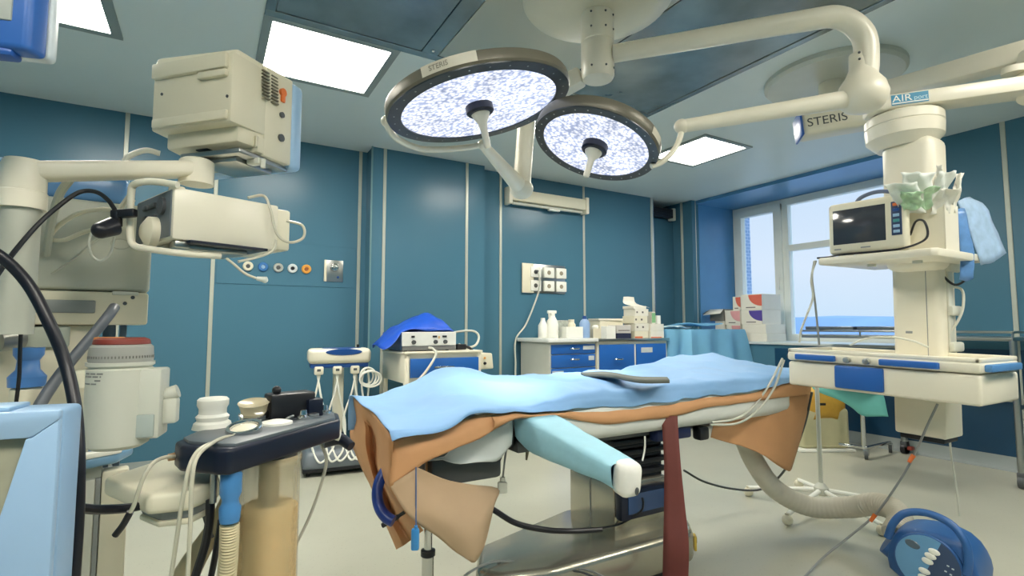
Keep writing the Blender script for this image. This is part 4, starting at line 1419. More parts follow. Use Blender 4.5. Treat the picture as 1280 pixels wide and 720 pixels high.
for (y0, y1, lab) in ((2.72, 3.18, 'shallow steel tray at the far end of the steel table'), (2.2, 2.68, 'shallow steel tray on the steel table, half behind the column')):
    m = MB().prism([(5.38, y0), (5.86, y0), (5.86, y1), (5.38, y1)], 1.185, 1.195, None, 0.002)
    for a, b in (((5.38, y0), (5.86, y0)), ((5.38, y1), (5.86, y1)), ((5.38, y0), (5.38, y1)), ((5.86, y0), (5.86, y1))):
        beam(m, Vector((a[0], a[1], 1.205)), Vector((b[0], b[1], 1.205)), 0.012, 0.03, 0.003)
    o = m.build('instrument_tray', mat('tray_steel', (120, 128, 136), 0.3, 0.8))
    tag(o, lab, 'tray', 'shallow trays on the steel table')

# ================================================================== along the back wall
# gas outlets
for (x, cm_, im, lab) in ((0.308, (224, 220, 196), darkgrey, 'cream'), (0.432, (52, 112, 172), skyblue, 'blue'), (0.560, (170, 176, 170), darkgrey, 'grey'), (0.683, (206, 212, 210), black, 'black-centred white'), (0.806, (222, 158, 66), mat('outlet_brown', (150, 84, 40), 0.5), 'orange')):
    z = 1.765
    F = Matrix.Translation((x, 5.294, z)) @ Matrix.Rotation(PI / 2, 4, 'X')
    t = thing('gas_outlet', 'round %s gas outlet in the row of five on the left wall' % lab, 'gas outlet', (x, 5.29, z), 'medical gas outlets in a row')
    MB().lathe([(0.043, 0.0), (0.043, 0.016), (0.036, 0.024), (0.02, 0.024), (0.018, 0.012), (0, 0.012)], F, 28).build('collar', mat('outlet_%d' % int(x * 1000), cm_, 0.4), t, w=True)
    MB().lathe([(0.018, 0.012), (0.016, 0.022), (0, 0.022)], F, 18).box((0, 0, 0.022), (0.032, 0.009, 0.006), F).build('socket', im, t, w=True)
t = thing('wall_control_plate', 'steel wall plate with one round knob, right of the gas outlets', 'wall plate', (1.057, 5.29, 1.655))
MB().span((0.967, 5.283, 1.655), (1.147, 5.294, 1.865), bev=0.004).build('plate', steel, t, w=True)
MB().span((0.967, 5.270, 1.655), (0.990, 5.284, 1.865), bev=0.003).build('edge_strip', cream, t, w=True)
F = Matrix.Translation((1.062, 5.283, 1.795)) @ Matrix.Rotation(PI / 2, 4, 'X')
MB().lathe([(0.042, 0), (0.042, 0.012), (0.034, 0.03), (0.02, 0.034), (0, 0.03)], F, 28).build('knob', chrome, t, w=True)
MB().ball((1.10, 5.283, 1.70), (0.012, 0.006, 0.012), u=12, v=8).build('indicator', deepblue, t, w=True)

# socket plate with six sockets
t = thing('socket_plate', 'steel socket plate with six white sockets above the blue cabinets', 'socket plate', (3.475, 5.21, 1.61))
MB().span((3.168, 5.205, 1.615), (3.785, 5.22, 1.958), bev=0.004).build('plate', steel, t, w=True)
MB().span((3.160, 5.190, 1.613), (3.32, 5.206, 1.96), bev=0.004).build('cream_cover', cream, t, w=True)
for i, x in enumerate((3.345, 3.535, 3.715)):
    for j, z in enumerate((1.862, 1.70)):
        s_ = MB().span((x - 0.073, 5.180, z - 0.062), (x + 0.073, 5.206, z + 0.062), bev=0.006).build('socket', white, t, w=True)
        MB().lathe([(0.026, 0.0), (0.024, 0.004), (0, 0.004)], Matrix.Translation((x - 0.005, 5.180, z)) @ Matrix.Rotation(PI / 2, 4, 'X'), 20).build('socket_well', mat('well_%d%d' % (i, j), (150, 140, 118) if i else (90, 90, 84), 0.5), s_, w=True)
pgo = thing('wall_plug', 'dark plug with a white cord in the upper left socket', 'plug', (3.345, 5.15, 1.86))
MB().lathe([(0.022, 0), (0.02, 0.03), (0.01, 0.045), (0, 0.045)], Matrix.Translation((3.345, 5.176, 1.862)) @ Matrix.Rotation(PI / 2, 4, 'X'), 16).build('plug_body', darkgrey, pgo, w=True)
MB().tube([(3.345, 5.132, 1.86), (3.35, 5.12, 1.80), (3.36, 5.13, 1.70), (3.33, 5.15, 1.55), (3.20, 5.17, 1.25), (3.065, 5.18, 1.07), (3.05, 5.16, 0.80), (3.03, 5.12, 0.60), (3.07, 5.10, 0.40)], 0.010, 8).build('cord', greywhite, pgo, w=True)

# roller screen
t = thing('roller_screen', 'long cream roller screen housing fixed high on the back wall', 'roller screen', (3.5, 5.15, 2.62))
MB().span((2.97, 5.10, 2.665), (4.04, 5.21, 2.80), bev=0.012).build('housing', cream, t, w=True)
for x in (2.93, 4.035):
    MB().span((x, 5.09, 2.62), (x + 0.045, 5.215, 2.825), bev=0.008).build('end_bracket', warmwhite, t, w=True)
MB().span((3.0, 5.13, 2.625), (4.01, 5.16, 2.655), bev=0.006).build('bottom_bar', greywhite, t, w=True)
MB().span((3.50, 5.125, 2.605), (3.66, 5.165, 2.63), bev=0.005).build('pull_grip', white, t, w=True)

# base cabinets
labm = mat('label_pale', (200, 206, 206), 0.5)


def front(parent, name, x0, x1, z0, z1, y, handles, labels):
    d = MB().span((x0, y - 0.018, z0), (x1, y, z1), bev=0.004).build(name, blue, parent, w=True)
    for (hx, hz_) in handles:
        h = MB().tube([(hx - 0.055, y - 0.018, hz_), (hx - 0.05, y - 0.045, hz_), (hx, y - 0.05, hz_), (hx + 0.05, y - 0.045, hz_), (hx + 0.055, y - 0.018, hz_)], 0.008, 10).build('handle', chrome, d, w=True)
    for (a, b, c, e_) in labels:
        MB().span((a, y - 0.021, c), (b, y - 0.018, e_)).build('label_card', labm, d, w=True)
    return d


CY = 4.60
before_cabinets = set(COL.objects)
c1 = thing('base_cabinet', 'grey-sided base cabinet with three blue drawers under the spray bottles', 'cabinet', (3.43, 4.9, 0), 'blue-fronted cabinets on the back wall')
m = MB().span((3.13, CY, 0.1), (3.75, 5.18, 0.985), bev=0.004)
m.build('carcass', greywhite, c1, w=True)
MB().span((3.17, CY + 0.05, 0), (3.72, 5.15, 0.1)).build('plinth', darkgrey, c1, w=True)
zt = [0.965, 0.865, 0.735, 0.56, 0.30]
hx = 3.44
front(c1, 'drawer', 3.15, 3.735, 0.87, 0.965, CY, [(hx, 0.922)], [(3.565, 3.72, 0.91, 0.95)])
front(c1, 'drawer', 3.15, 3.735, 0.735, 0.862, CY, [(hx, 0.815)], [(3.64, 3.715, 0.80, 0.845)])
front(c1, 'drawer', 3.15, 3.735, 0.42, 0.727, CY, [(hx, 0.635)], [(3.155, 3.30, 0.66, 0.705)])
front(c1, 'drawer', 3.15, 3.735, 0.12, 0.412, CY, [(hx, 0.33)], [])
wt = MB().span((3.09, CY - 0.05, 0.985), (3.76, 5.2, 1.025), bev=0.008)
wt = wt.build('worktop', mat('worktop_white', (228, 230, 226), 0.35, var=0.02))
tag(wt, 'white worktop on the grey-sided three-drawer cabinet', 'worktop')
c2 = thing('base_cabinet', 'base cabinet with a blue drawer front and a blue door, right of the three drawers', 'cabinet', (4.3, 4.9, 0), 'blue-fronted cabinets on the back wall')
MB().span((3.77, CY, 0.1), (4.86, 5.18, 0.985), bev=0.004).build('carcass', warmwhite, c2, w=True)
MB().span((3.80, CY + 0.05, 0), (4.83, 5.15, 0.1)).build('plinth', darkgrey, c2, w=True)
front(c2, 'drawer', 3.80, 4.315, 0.57, 0.955, CY, [(4.06, 0.80)], [])
front(c2, 'drawer', 3.80, 4.315, 0.12, 0.56, CY, [(4.06, 0.40)], [(3.90, 4.06, 0.50, 0.545)])
front(c2, 'door', 4.35, 4.83, 0.12, 0.955, CY, [], [(4.42, 4.60, 0.86, 0.915)])
wt = MB().span((3.765, CY - 0.03, 0.985), (4.88, 5.2, 1.015), bev=0.005).build('worktop', steel)
tag(wt, 'steel worktop on the cabinet with the blue door', 'worktop')


# things on the worktops
def bottle(x, y, z, prof, m, label, cap=None, capm=None, spray=False, sx=1.0):
    t = thing('spray_bottle' if spray else 'bottle', label, 'bottle', (x, y, z))
    F = Matrix.Translation((x, y, z)) @ Matrix.Diagonal((1, sx, 1, 1))
    MB().lathe(prof, F, 24).build('bottle_body', m, t, w=True)
    h = prof[-1][1]
    if spray:
        g = MB().span((-0.024, -0.02, h), (0.024, 0.02, h + 0.03), F, 0.006).span((-0.062, -0.018, h + 0.022), (0.05, 0.018, h + 0.056), F, 0.008)
        g.span((-0.05, -0.010, h - 0.025), (-0.038, 0.010, h + 0.024), F, 0.004)
        g.build('trigger_head', white, t, w=True)
    elif cap:
        MB().lathe(cap, F, 20).build('cap', capm, t, w=True)
    return t


WT = 1.026
bottle(3.31, 4.80, WT, [(0.062, 0), (0.066, 0.01), (0.066, 0.155), (0.052, 0.20), (0.032, 0.235), (0.03, 0.25)], white, 'tall white spray bottle with trigger head on the white worktop', spray=True)
bottle(3.205, 4.83, WT, [(0.05, 0), (0.053, 0.01), (0.053, 0.14), (0.03, 0.18), (0.024, 0.20)], white, 'short white bottle left of the white spray bottle', [(0.026, 0.195), (0.024, 0.222), (0, 0.222)], white)
bottle(3.745, 4.78, WT, [(0.06, 0), (0.063, 0.01), (0.064, 0.165), (0.05, 0.195), (0.026, 0.215)], mat('blue_bottle', (150, 180, 220), 0.35, alpha=0.9), 'pale blue bottle with a dark blue cap on the white worktop', [(0.028, 0.21), (0.024, 0.25), (0, 0.25)], deepblue, sx=0.8)
bottle(3.66, 4.92, WT, [(0.05, 0), (0.052, 0.01), (0.05, 0.15), (0.03, 0.18)], cream, 'cream jar half hidden behind the pale blue bottle', [(0.034, 0.178), (0.034, 0.21), (0, 0.21)], cream)


def carton(name, x0, x1, y0, y1, z0, z1, label, m=cardb, group=None, extra=None, cat='box', rz=0.0):
    cx, cy = (x0 + x1) / 2, (y0 + y1) / 2
    M = rotz((cx, cy, z0), rz)
    t = thing(name, label, cat, M, group)
    MB().span((x0 - cx, y0 - cy, 0), (x1 - cx, y1 - cy, z1 - z0), M, 0.003, 1).build('carton', m, t, w=True)
    if extra:
        for (a, b, c, d, mm, nm) in extra:
            w_, h_ = x1 - x0, z1 - z0
            MB().span((x0 - cx + a * w_, y0 - cy - 0.002, c * h_), (x0 - cx + b * w_, y0 - cy, d * h_), M).build(nm, mm, t, w=True)
    return t


mk = mat('print_dark', (96, 92, 88), 0.6)
mkr = mat('print_orange', (222, 120, 76), 0.6)
carton('basket', 3.43, 3.62, 4.92, 5.10, WT, WT + 0.20, 'small grey wire-look box behind the white bottles', mat('basket_grey', (176, 182, 172), 0.5, var=0.25, scale=40), cat='basket')
carton('tissue_box', 3.43, 3.66, 4.70, 4.84, WT, WT + 0.125, 'low white box between the spray bottle and the pale blue bottle', white)
carton('box', 3.90, 4.14, 4.82, 5.0, 1.016, 1.13, 'low cream box right of the pale blue bottle', cream)
ctf = MB().ball((4.0, 4.9, 1.145), (0.05, 0.04, 0.03), u=14, v=8).build('cotton_roll', white)
tag(ctf, 'small white cotton wad on the low cream box', 'cotton')
carton('box', 3.915, 4.05, 4.60, 4.70, 1.016, 1.16, 'upright white box at the front edge of the worktop', white)
carton('box', 4.12, 4.34, 4.66, 4.82, 1.016, 1.075, 'low dark-ended box beside the upright white box', mat('box_navy', (34, 40, 66), 0.5))
carton('box', 4.12, 4.34, 4.66, 4.82, 1.076, 1.17, 'grey white box lying on the dark-ended box', mat('box_grey', (196, 192, 186), 0.6), extra=[(0.1, 0.9, 0.3, 0.4, mk, 'print')])
carton('box', 4.02, 4.38, 4.84, 5.06, 1.016, 1.225, 'wide cream box behind the grey white box, papers on top', cream)
tag(MB().prism([(4.0, 4.84), (4.36, 4.82), (4.38, 5.04), (4.02, 5.06)], 1.227, 1.25).build('paper_stack', cardb), 'thin paper stack lying on the wide cream box', 'papers')
SB = [('lowest', 1.016, 1.10), ('second', 1.101, 1.19), ('third', 1.191, 1.28), ('fourth', 1.281, 1.365)]
for i, (nm, z0, z1) in enumerate(SB):
    j = 0.012 * math.sin(i * 2.3)
    ex = [(0.1, 0.2, 0.4, 0.65, mk, 'print'), (0.5, 0.62, 0.4, 0.65, mk, 'print')]
    if i == 0:
        ex = [(0.0, 0.55, 0.0, 0.25, mkr, 'print')]
    carton('box', 4.40 + j, 4.62 + j, 4.66, 4.86, z0, z1, '%s cream box from the bottom of the tall stack on the steel worktop' % nm, cardb if i % 2 else cream, 'boxes in the tall worktop stack', ex)
fl = MB()
fl.prism([(4.395, 4.67), (4.60, 4.67), (4.60, 4.86), (4.395, 4.86)], 1.367, 1.40, None, 0.002, 1)
fl.grid([[Vector((4.40, 4.70, 1.40)), Vector((4.52, 4.69, 1.40)), Vector((4.66, 4.68, 1.385))], [Vector((4.41, 4.86, 1.44)), Vector((4.52, 4.87, 1.45)), Vector((4.62, 4.86, 1.44))], [Vector((4.43, 4.88, 1.52)), Vector((4.52, 4.89, 1.525)), Vector((4.60, 4.88, 1.52))]], 3, 3)
tag(fl.build('open_box', cardb, thick=0.002), 'open box with a raised lid on top of the tall stack', 'box')
for i, (z0, z1) in enumerate(((1.016, 1.10), (1.101, 1.185))):
    carton('box', 4.64, 4.86, 4.64, 4.82, z0, z1, ('lower' if i == 0 else 'upper') + ' white box of the short pile right of the tall stack', cardb, 'boxes in the short worktop pile', [(0.0, 0.8, 0.0, 0.16, mkr, 'print')] if i == 0 else None)
carton('box', 4.70, 4.76, 4.68, 4.80, 1.186, 1.335, 'upright narrow box with a green print right of the tall stack', cardb, extra=[(0.0, 1.0, 0.1, 0.9, green, 'print')])
carton('box', 4.79, 4.85, 4.68, 4.80, 1.186, 1.29, 'upright narrow white box at the right end of the worktop', white)

# the cabinets stand a little taller than drawn above: stretch them and lift what stands on them
LIFT = 0.064
for o_ in [q_ for q_ in COL.objects if q_ not in before_cabinets and q_.parent is None]:
    if o_ in (c1, c2):
        o_.scale.z = 1 + LIFT / 1.02
    else:
        o_.location.z += LIFT

# blue-draped table in the corner
rows = []
DX0, DX1, DY0, DY1, DZ = 4.93, 5.86, 4.28, 4.98, 1.18
ring = []
per = [(DX0, DY1), (DX0, (DY0 + DY1) / 2), (DX0, DY0), (DX0 + 0.3, DY0), (DX0 + 0.6, DY0), (DX1, DY0)]
tb = thing('draped_table', 'table hidden under a blue cloth in the corner by the window', 'table', (5.4, 4.63, 0))
MB().span((DX0 + 0.02, DY0 + 0.02, DZ - 0.03), (DX1 - 0.02, DY1 - 0.02, DZ - 0.004), bev=0.005).build('tabletop', steel, tb, w=True)
for x in (DX0 + 0.06, DX1 - 0.06):
    for y in (DY0 + 0.06, DY1 - 0.06):
        MB().cyl((x, y, 0), (x, y, DZ - 0.03), 0.018, seg=12).build('leg', steel, tb, w=True)
cb_ = mat('blue_table_cloth', (112, 172, 208), 0.65, var=0.05, bump=0.25, bscale=10)
N = 44
P = []
corner = [(DX0, DY1), (DX0, DY0), (DX1, DY0), (DX1, DY1)]
segs = [(corner[0], corner[1]), (corner[1], corner[2]), (corner[2], corner[3])]
for a, b in segs:
    for i in range(14):
        t_ = i / 14
        P.append((a[0] + (b[0] - a[0]) * t_, a[1] + (b[1] - a[1]) * t_))
P.append(corner[3])
cxm, cym = (DX0 + DX1) / 2, (DY0 + DY1) / 2
rows = []
for lev, (z, out) in enumerate(((DZ, 0.0), (DZ - 0.015, 0.012), (DZ - 0.2, 0.03), (DZ - 0.42, 0.055), (DZ - 0.62, 0.075))):
    r = []
    for i, (x, y) in enumerate(P):
        f = math.sin(i * 1.15) * 0.035 * lev / 3 + math.sin(i * 0.5 + 1) * 0.02 * lev / 3
        nx = -1 if abs(x - DX0) < 1e-6 else (1 if abs(x - DX1) < 1e-6 else 0)
        ny = -1 if abs(y - DY0) < 1e-6 else (1 if abs(y - DY1) < 1e-6 else 0)
        o_ = out + f
        r.append(Vector((min(5.93, x + nx * o_), min(5.01, y + ny * o_), z + 0.02 * math.sin(i * 0.8) * (lev == 4))))
    rows.append(r)
cl = MB().grid(rows, 2, 3)
cl.grid([[Vector((DX0 + (DX1 - DX0) * i / 4, DY0 + (DY1 - DY0) * j / 4, DZ + 0.004 * math.sin(i * 2 + j))) for i in range(5)] for j in range(5)], 3, 3)
tag(cl.build('table_cloth', cb_, thick=0.003), 'blue cloth draped over the corner table', 'tablecloth')
for i, (x0, x1, y0, y1, z, h, mm, lab) in enumerate(((5.02, 5.35, 4.62, 4.90, DZ + 0.012, 0.03, mat('cloth_white', (206, 222, 226), 0.6), 'folded white cloth lying on the blue corner table'),
                                                    (5.22, 5.78, 4.52, 4.92, DZ + 0.045, 0.03, cb_, 'folded blue cloth piled on the corner table'))):
    F = rotz(((x0 + x1) / 2, (y0 + y1) / 2, z), 0.2 - 0.35 * i)
    w_, d_ = (x1 - x0) / 2, (y1 - y0) / 2
    rws = [[F @ Vector((-w_ + w_ * 2 * a / 5, -d_ + 2 * d_ * b / 5, h * (0.6 + 0.5 * math.sin(a * 1.3 + b * 0.9 + i)))) for a in range(6)] for b in range(6)]
    tag(MB().grid(rws, 3, 3, 0.006, 9, i).build('folded_cloth', mm, thick=0.012), lab, 'cloth')

# glove cartons on the window sill
gz = 1.031


def glove(x0, x1, y0, y1, z0, z1, label, pm):
    t = thing('glove_box', label, 'box', ((x0 + x1) / 2, (y0 + y1) / 2, z0), 'glove cartons on the window sill')
    MB().span((x0, y0, z0), (x1, y1, z1), bev=0.004, seg=1).build('carton', cardb, t, w=True)
    if pm:
        # quarter-round print on the face towards the room
        M = Matrix.Translation((x0 - 0.002, y0, z1 - 0.01)) @ Matrix(((0, 0, 1), (1, 0, 0), (0, 1, 0))).to_4x4()
        L = y1 - y0
        h = z1 - z0
        poly = [(0.0, 0.0), (L * 0.05, 0)] + [(0.0 + L * 0.62 * math.cos(R(a)), -h * 0.72 * math.sin(R(a))) for a in range(0, 91, 10)]
        MB().prism(poly[2:] + [(0.0, 0.0)], 0.0, 0.002, M).build('print', pm, t, w=True)
        MB().span((x0 - 0.002, y0 + L * 0.3, z0 + h * 0.12), (x0, y0 + L * 0.75, z0 + h * 0.18)).build('print_line', mk, t, w=True)
    return t


pr = mat('print_red', (214, 104, 84), 0.6)
pv = mat('print_violet', (84, 70, 150), 0.6)
pk = mat('print_pink', (222, 160, 160), 0.6)
GX = 6.0
a0, a1, b0, b1 = 4.02, 4.30, 4.31, 4.57
glove(GX, GX + 0.4, 4.04, 4.38, gz, gz + 0.10, 'lowest plain carton of the right stack on the sill', None)
glove(GX, GX + 0.4, 4.05, 4.38, gz + 0.101, gz + 0.215, 'plain white carton second from the bottom of the right sill stack', None)
glove(GX + 0.01, GX + 0.4, 4.10, 4.40, gz + 0.216, gz + 0.40, 'carton with a violet round print in the right sill stack', pv)
glove(GX + 0.01, GX + 0.4, 4.10, 4.40, gz + 0.401, gz + 0.60, 'topmost carton with a red round print on the right sill stack', pr)
glove(GX, GX + 0.36, 4.41, 4.62, gz, gz + 0.21, 'lower pink-printed carton in the middle of the sill', pk)
glove(GX, GX + 0.36, 4.41, 4.64, gz + 0.211, gz + 0.40, 'upper pink-printed carton in the middle of the sill', pk)
glove(GX + 0.02, GX + 0.36, 4.41, 4.53, gz + 0.401, gz + 0.58, 'small carton with a red print on the middle sill stack', pr)
glove(GX, GX + 0.3, 4.65, 4.80, gz, gz + 0.26, 'plain carton at the left end of the sill', None)
ob = thing('open_carton', 'open grey brown carton with loose flaps at the left end of the sill', 'box', (GX + 0.15, 4.78, gz + 0.26))
kraft = mat('kraft_card', (150, 146, 136), 0.7)
ow = MB()
for a, b in (((GX, 4.655, 0), (GX + 0.3, 4.66, 0.16)), ((GX, 4.875, 0), (GX + 0.3, 4.88, 0.16)), ((GX, 4.655, 0), (GX + 0.006, 4.88, 0.16)), ((GX + 0.294, 4.655, 0), (GX + 0.3, 4.88, 0.16)), ((GX, 4.655, 0), (GX + 0.3, 4.88, 0.006))):
    ow.span((a[0], a[1], a[2] + gz + 0.262), (b[0], b[1], b[2] + gz + 0.262))
ow.build('carton', kraft, ob, w=True)
MB().grid([[Vector((GX, 4.66, gz + 0.42)), Vector((GX, 4.87, gz + 0.42))], [Vector((GX - 0.12, 4.62, gz + 0.36)), Vector((GX - 0.12, 4.90, gz + 0.34))]], 2, 2).build('flap', cardb, ob, w=True, thick=0.003)
MB().grid([[Vector((GX, 4.88, gz + 0.42)), Vector((GX + 0.3, 4.88, gz + 0.42))], [Vector((GX - 0.03, 4.99, gz + 0.36)), Vector((GX + 0.3, 4.99, gz + 0.36))]], 2, 2).build('flap', kraft, ob, w=True, thick=0.003)

# trolley with the blue drawer
tx0, tx1, ty0, ty1 = 1.45, 2.17, 4.28, 4.92
tro = thing('trolley', 'cream metal trolley with one blue drawer under the white control unit', 'trolley', ((tx0 + tx1) / 2, (ty0 + ty1) / 2, 0))
MB().span((tx0 - 0.01, ty0 - 0.01, 0.985), (tx1 + 0.01, ty1, 1.005), bev=0.006).build('top_tray', warmwhite, tro, w=True)
MB().span((tx0, ty0 + 0.012, 0.74), (tx1, ty1, 0.985), bev=0.004).build('drawer_case', warmwhite, tro, w=True)
d_ = MB().span((tx0 + 0.05, ty0 - 0.006, 0.785), (tx1 - 0.03, ty0 + 0.012, 0.945), bev=0.004).build('drawer', blue, tro, w=True)
MB().span((tx0 + 0.26, ty0 - 0.016, 0.862), (tx0 + 0.45, ty0 - 0.006, 0.876), bev=0.003).build('handle', chrome, d_, w=True)
for x in (tx0 + 0.022, tx1 - 0.022):
    for y in (ty0 + 0.022, ty1 - 0.022):
        L = MB().span((x - 0.02, y - 0.02, 0.09), (x + 0.02, y + 0.02, 0.985), bev=0.004).build('leg', warmwhite, tro, w=True)
        MB().cyl((x, y - 0.014, 0.045), (x, y + 0.014, 0.045), 0.045, seg=18).build('caster', darkgrey, L, w=True)
MB().span((tx0 + 0.02, ty0 + 0.02, 0.28), (tx1 - 0.02, ty1 - 0.02, 0.30), bev=0.004).build('lower_shelf', warmwhite, tro, w=True)
UM = frame((1.70, 4.36, 1.006), (1, 0.06))
eu = thing('electrosurgical_unit', 'white-fronted control unit with three knobs on the trolley', 'electrosurgical unit', UM)
MB().box((0, 0.24, 0.085), (0.52, 0.46, 0.155), UM, 0.01).build('housing', mat('unit_slate', (44, 76, 112), 0.45), eu, w=True)
MB().prism([(-0.255, -0.012), (0.255, -0.012), (0.255, 0.012), (-0.255, 0.012)], 0.045, 0.165, UM, 0.003, 1).build('front_panel', mat('front_white', (232, 234, 230), 0.35), eu, w=True)
MB().box((0, -0.004, 0.024), (0.51, 0.02, 0.034), UM, 0.003).build('lower_strip', mat('strip_grey', (110, 112, 112), 0.45), eu, w=True)
for x in (-0.155, 0.05, 0.145):
    MB().lathe([(0.019, 0), (0.017, 0.018), (0, 0.018)], UM @ Matrix.Translation((x, -0.012, 0.078)) @ Matrix.Rotation(PI / 2, 4, 'X'), 18).build('knob', darkgrey, eu, w=True)
    MB().box((x - 0.006, -0.014, 0.125), (0.03 if x < 0 else 0.042, 0.004, 0.017), UM).build('display', black, eu, w=True)
MB().box((0.085, -0.014, 0.118), (0.016, 0.004, 0.022), UM).build('marker', mat('marker_yellow', (226, 190, 130), 0.5), eu, w=True)
ftu = MB()
for x in (-0.2, 0.2):
    for y in (0.06, 0.42):
        ftu.cyl((x, y, -0.001), (x, y, 0.012), 0.015, seg=12, M=UM)
ftu.build('foot', black, eu, w=True)
# royal-blue cover thrown over the unit
rb = mat('royal_blue_cover', (28, 84, 198), 0.45, var=0.08, bump=0.3, bscale=12)
def bl_(x, y, z): return UM @ Vector((x, y, z))
rows = [[bl_(-0.40, 0.02, 0.02), bl_(-0.30, 0.0, 0.10), bl_(-0.20, 0.02, 0.172), bl_(0.0, 0.02, 0.178), bl_(0.2, 0.02, 0.176), bl_(0.262, 0.03, 0.17)],
        [bl_(-0.41, 0.12, 0.04), bl_(-0.30, 0.12, 0.14), bl_(-0.18, 0.12, 0.23), bl_(0.02, 0.12, 0.27), bl_(0.18, 0.12, 0.26), bl_(0.272, 0.12, 0.16)],
        [bl_(-0.39, 0.25, 0.05), bl_(-0.27, 0.25, 0.17), bl_(-0.12, 0.25, 0.26), bl_(0.06, 0.25, 0.335), bl_(0.18, 0.25, 0.28), bl_(0.276, 0.25, 0.14)],
        [bl_(-0.37, 0.40, 0.05), bl_(-0.26, 0.40, 0.16), bl_(-0.1, 0.40, 0.24), bl_(0.05, 0.40, 0.28), bl_(0.18, 0.40, 0.25), bl_(0.276, 0.40, 0.12)],
        [bl_(-0.35, 0.48, 0.02), bl_(-0.26, 0.49, 0.08), bl_(-0.1, 0.49, 0.12), bl_(0.05, 0.49, 0.14), bl_(0.18, 0.49, 0.12), bl_(0.272, 0.48, 0.06)]]
tag(MB().grid(rows, 5, 5, 0.018, 9, 2).build('dust_cover', rb, thick=0.004), 'royal blue cloth cover heaped over the control unit', 'cover')
# loose leads beside the unit
cord('cable_loop', [UM @ Vector(p) for p in ((0.28, 0.3, 0.12), (0.36, 0.2, 0.16), (0.50, 0.12, 0.17), (0.555, 0.1, 0.12), (0.50, 0.06, 0.04), (0.40, 0.06, 0.02), (0.34, 0.1, 0.05))], 0.011, greywhite, 'pale tube loop sticking out to the right of the control unit')
cord('cable', [UM @ Vector(p) for p in ((0.30, 0.1, 0.03), (0.38, 0.02, 0.03), (0.43, -0.02, -0.02), (0.455, -0.03, -0.10))], 0.012, black, 'black lead hanging over the right end of the trolley')
tag(MB().box((0, 0, 0), (0.10, 0.05, 0.05), UM @ Matrix.Translation((0.33, 0.04, 0.027)), 0.01).build('connector', black), 'black connector lying beside the control unit', 'connector')
cord('cable', [UM @ Vector(p) for p in ((-0.02, -0.03, 0.03), (0.0, -0.07, 0.02), (0.01, -0.11, -0.03), (-0.08, -0.12, -0.16), (-0.18, -0.13, -0.26), (-0.25, -0.13, -0.36), (-0.26, -0.12, -0.5))], 0.011, greywhite, 'white lead from the control unit down across the blue drawer')
# small infusion device on a pedestal right of the trolley
IM = frame((2.33, 4.62, 0), (1, 0.05))
ip = thing('bedside_device', 'small cream device with a grey key and an orange light, right of the trolley', 'medical device', IM)
MB().prism([(-0.155, 0.0), (0.155, 0.0), (0.155, 0.26), (-0.155, 0.26)], 0.80, 0.955, IM, 0.015, 3, 0.93).build('casing', cream, ip, w=True)
MB().box((-0.06, -0.002, 0.888), (0.10, 0.012, 0.075), IM, 0.006).build('screen', mat('grey_key', (176, 184, 192), 0.4), ip, w=True)
MB().box((0.05, -0.002, 0.91), (0.022, 0.012, 0.022), IM, 0.005).build('light', mat('light_ochre', (226, 164, 84), 0.4), ip, w=True)
MB().lathe([(0.015, 0), (0.013, 0.014), (0, 0.014)], IM @ Matrix.Translation((0.05, 0.0, 0.858)) @ Matrix.Rotation(PI / 2, 4, 'X'), 16).build('knob', black, ip, w=True)
MB().cyl((0, 0.13, 0.05), (0, 0.13, 0.80), 0.045, seg=18, M=IM).build('pedestal', cream, ip, w=True)
MB().lathe([(0.19, 0), (0.19, 0.02), (0.06, 0.05), (0, 0.05)], IM @ Matrix.Translation((0, 0.13, 0)), 28).build('foot', cream, ip, w=True)

# lead stand
SM = frame((1.02, 4.78, 0), (1, -0.12))
ls = thing('lead_stand', 'white stand with a blue-topped console and hanging white leads against the left wall', 'medical stand', SM)
MB().box((0, 0, 0.965), (0.52, 0.26, 0.13), SM, 0.04, 4).build('console', warmwhite, ls, w=True)
MB().lathe([(0.17, 0.0), (0.16, 0.006), (0, 0.004)], SM @ Matrix.Translation((0.02, -0.02, 1.028)) @ Matrix.Diagonal((1, 0.55, 1, 1)), 32).build('recess', deepblue, ls, w=True)
MB().lathe([(0.15, 0.0), (0.14, 0.004), (0, 0.004)], SM @ Matrix.Translation((0.03, -0.131, 1.0)) @ Matrix.Rotation(PI / 2, 4, 'X') @ Matrix.Diagonal((1, 0.18, 1, 1)), 32).build('recess_front', deepblue, ls, w=True)
MB().box((0, 0, 0.885), (0.48, 0.22, 0.04), SM, 0.01).build('underside', deepblue, ls, w=True)
MB().box((0, 0.02, 0.50), (0.09, 0.07, 0.76), SM, 0.015).build('column', warmwhite, ls, w=True)
MB().prism([(-0.29, -0.26), (0.32, -0.26), (0.32, 0.22), (-0.29, 0.22)], 0.05, 0.20, SM, 0.04, 3, 0.9).build('base', mat('base_grey', (116, 124, 132), 0.4), ls, w=True)
MB().box((0.015, -0.02, 0.05), (0.60, 0.47, 0.03), SM, 0.01).build('base_trim', black, ls, w=True)
for x in (-0.24, 0.26):
    for y in (-0.2, 0.17):
        MB().cyl((x - 0.012, y, 0.02), (x + 0.012, y, 0.02), 0.02, seg=14, M=SM).build('caster', black, ls, w=True)
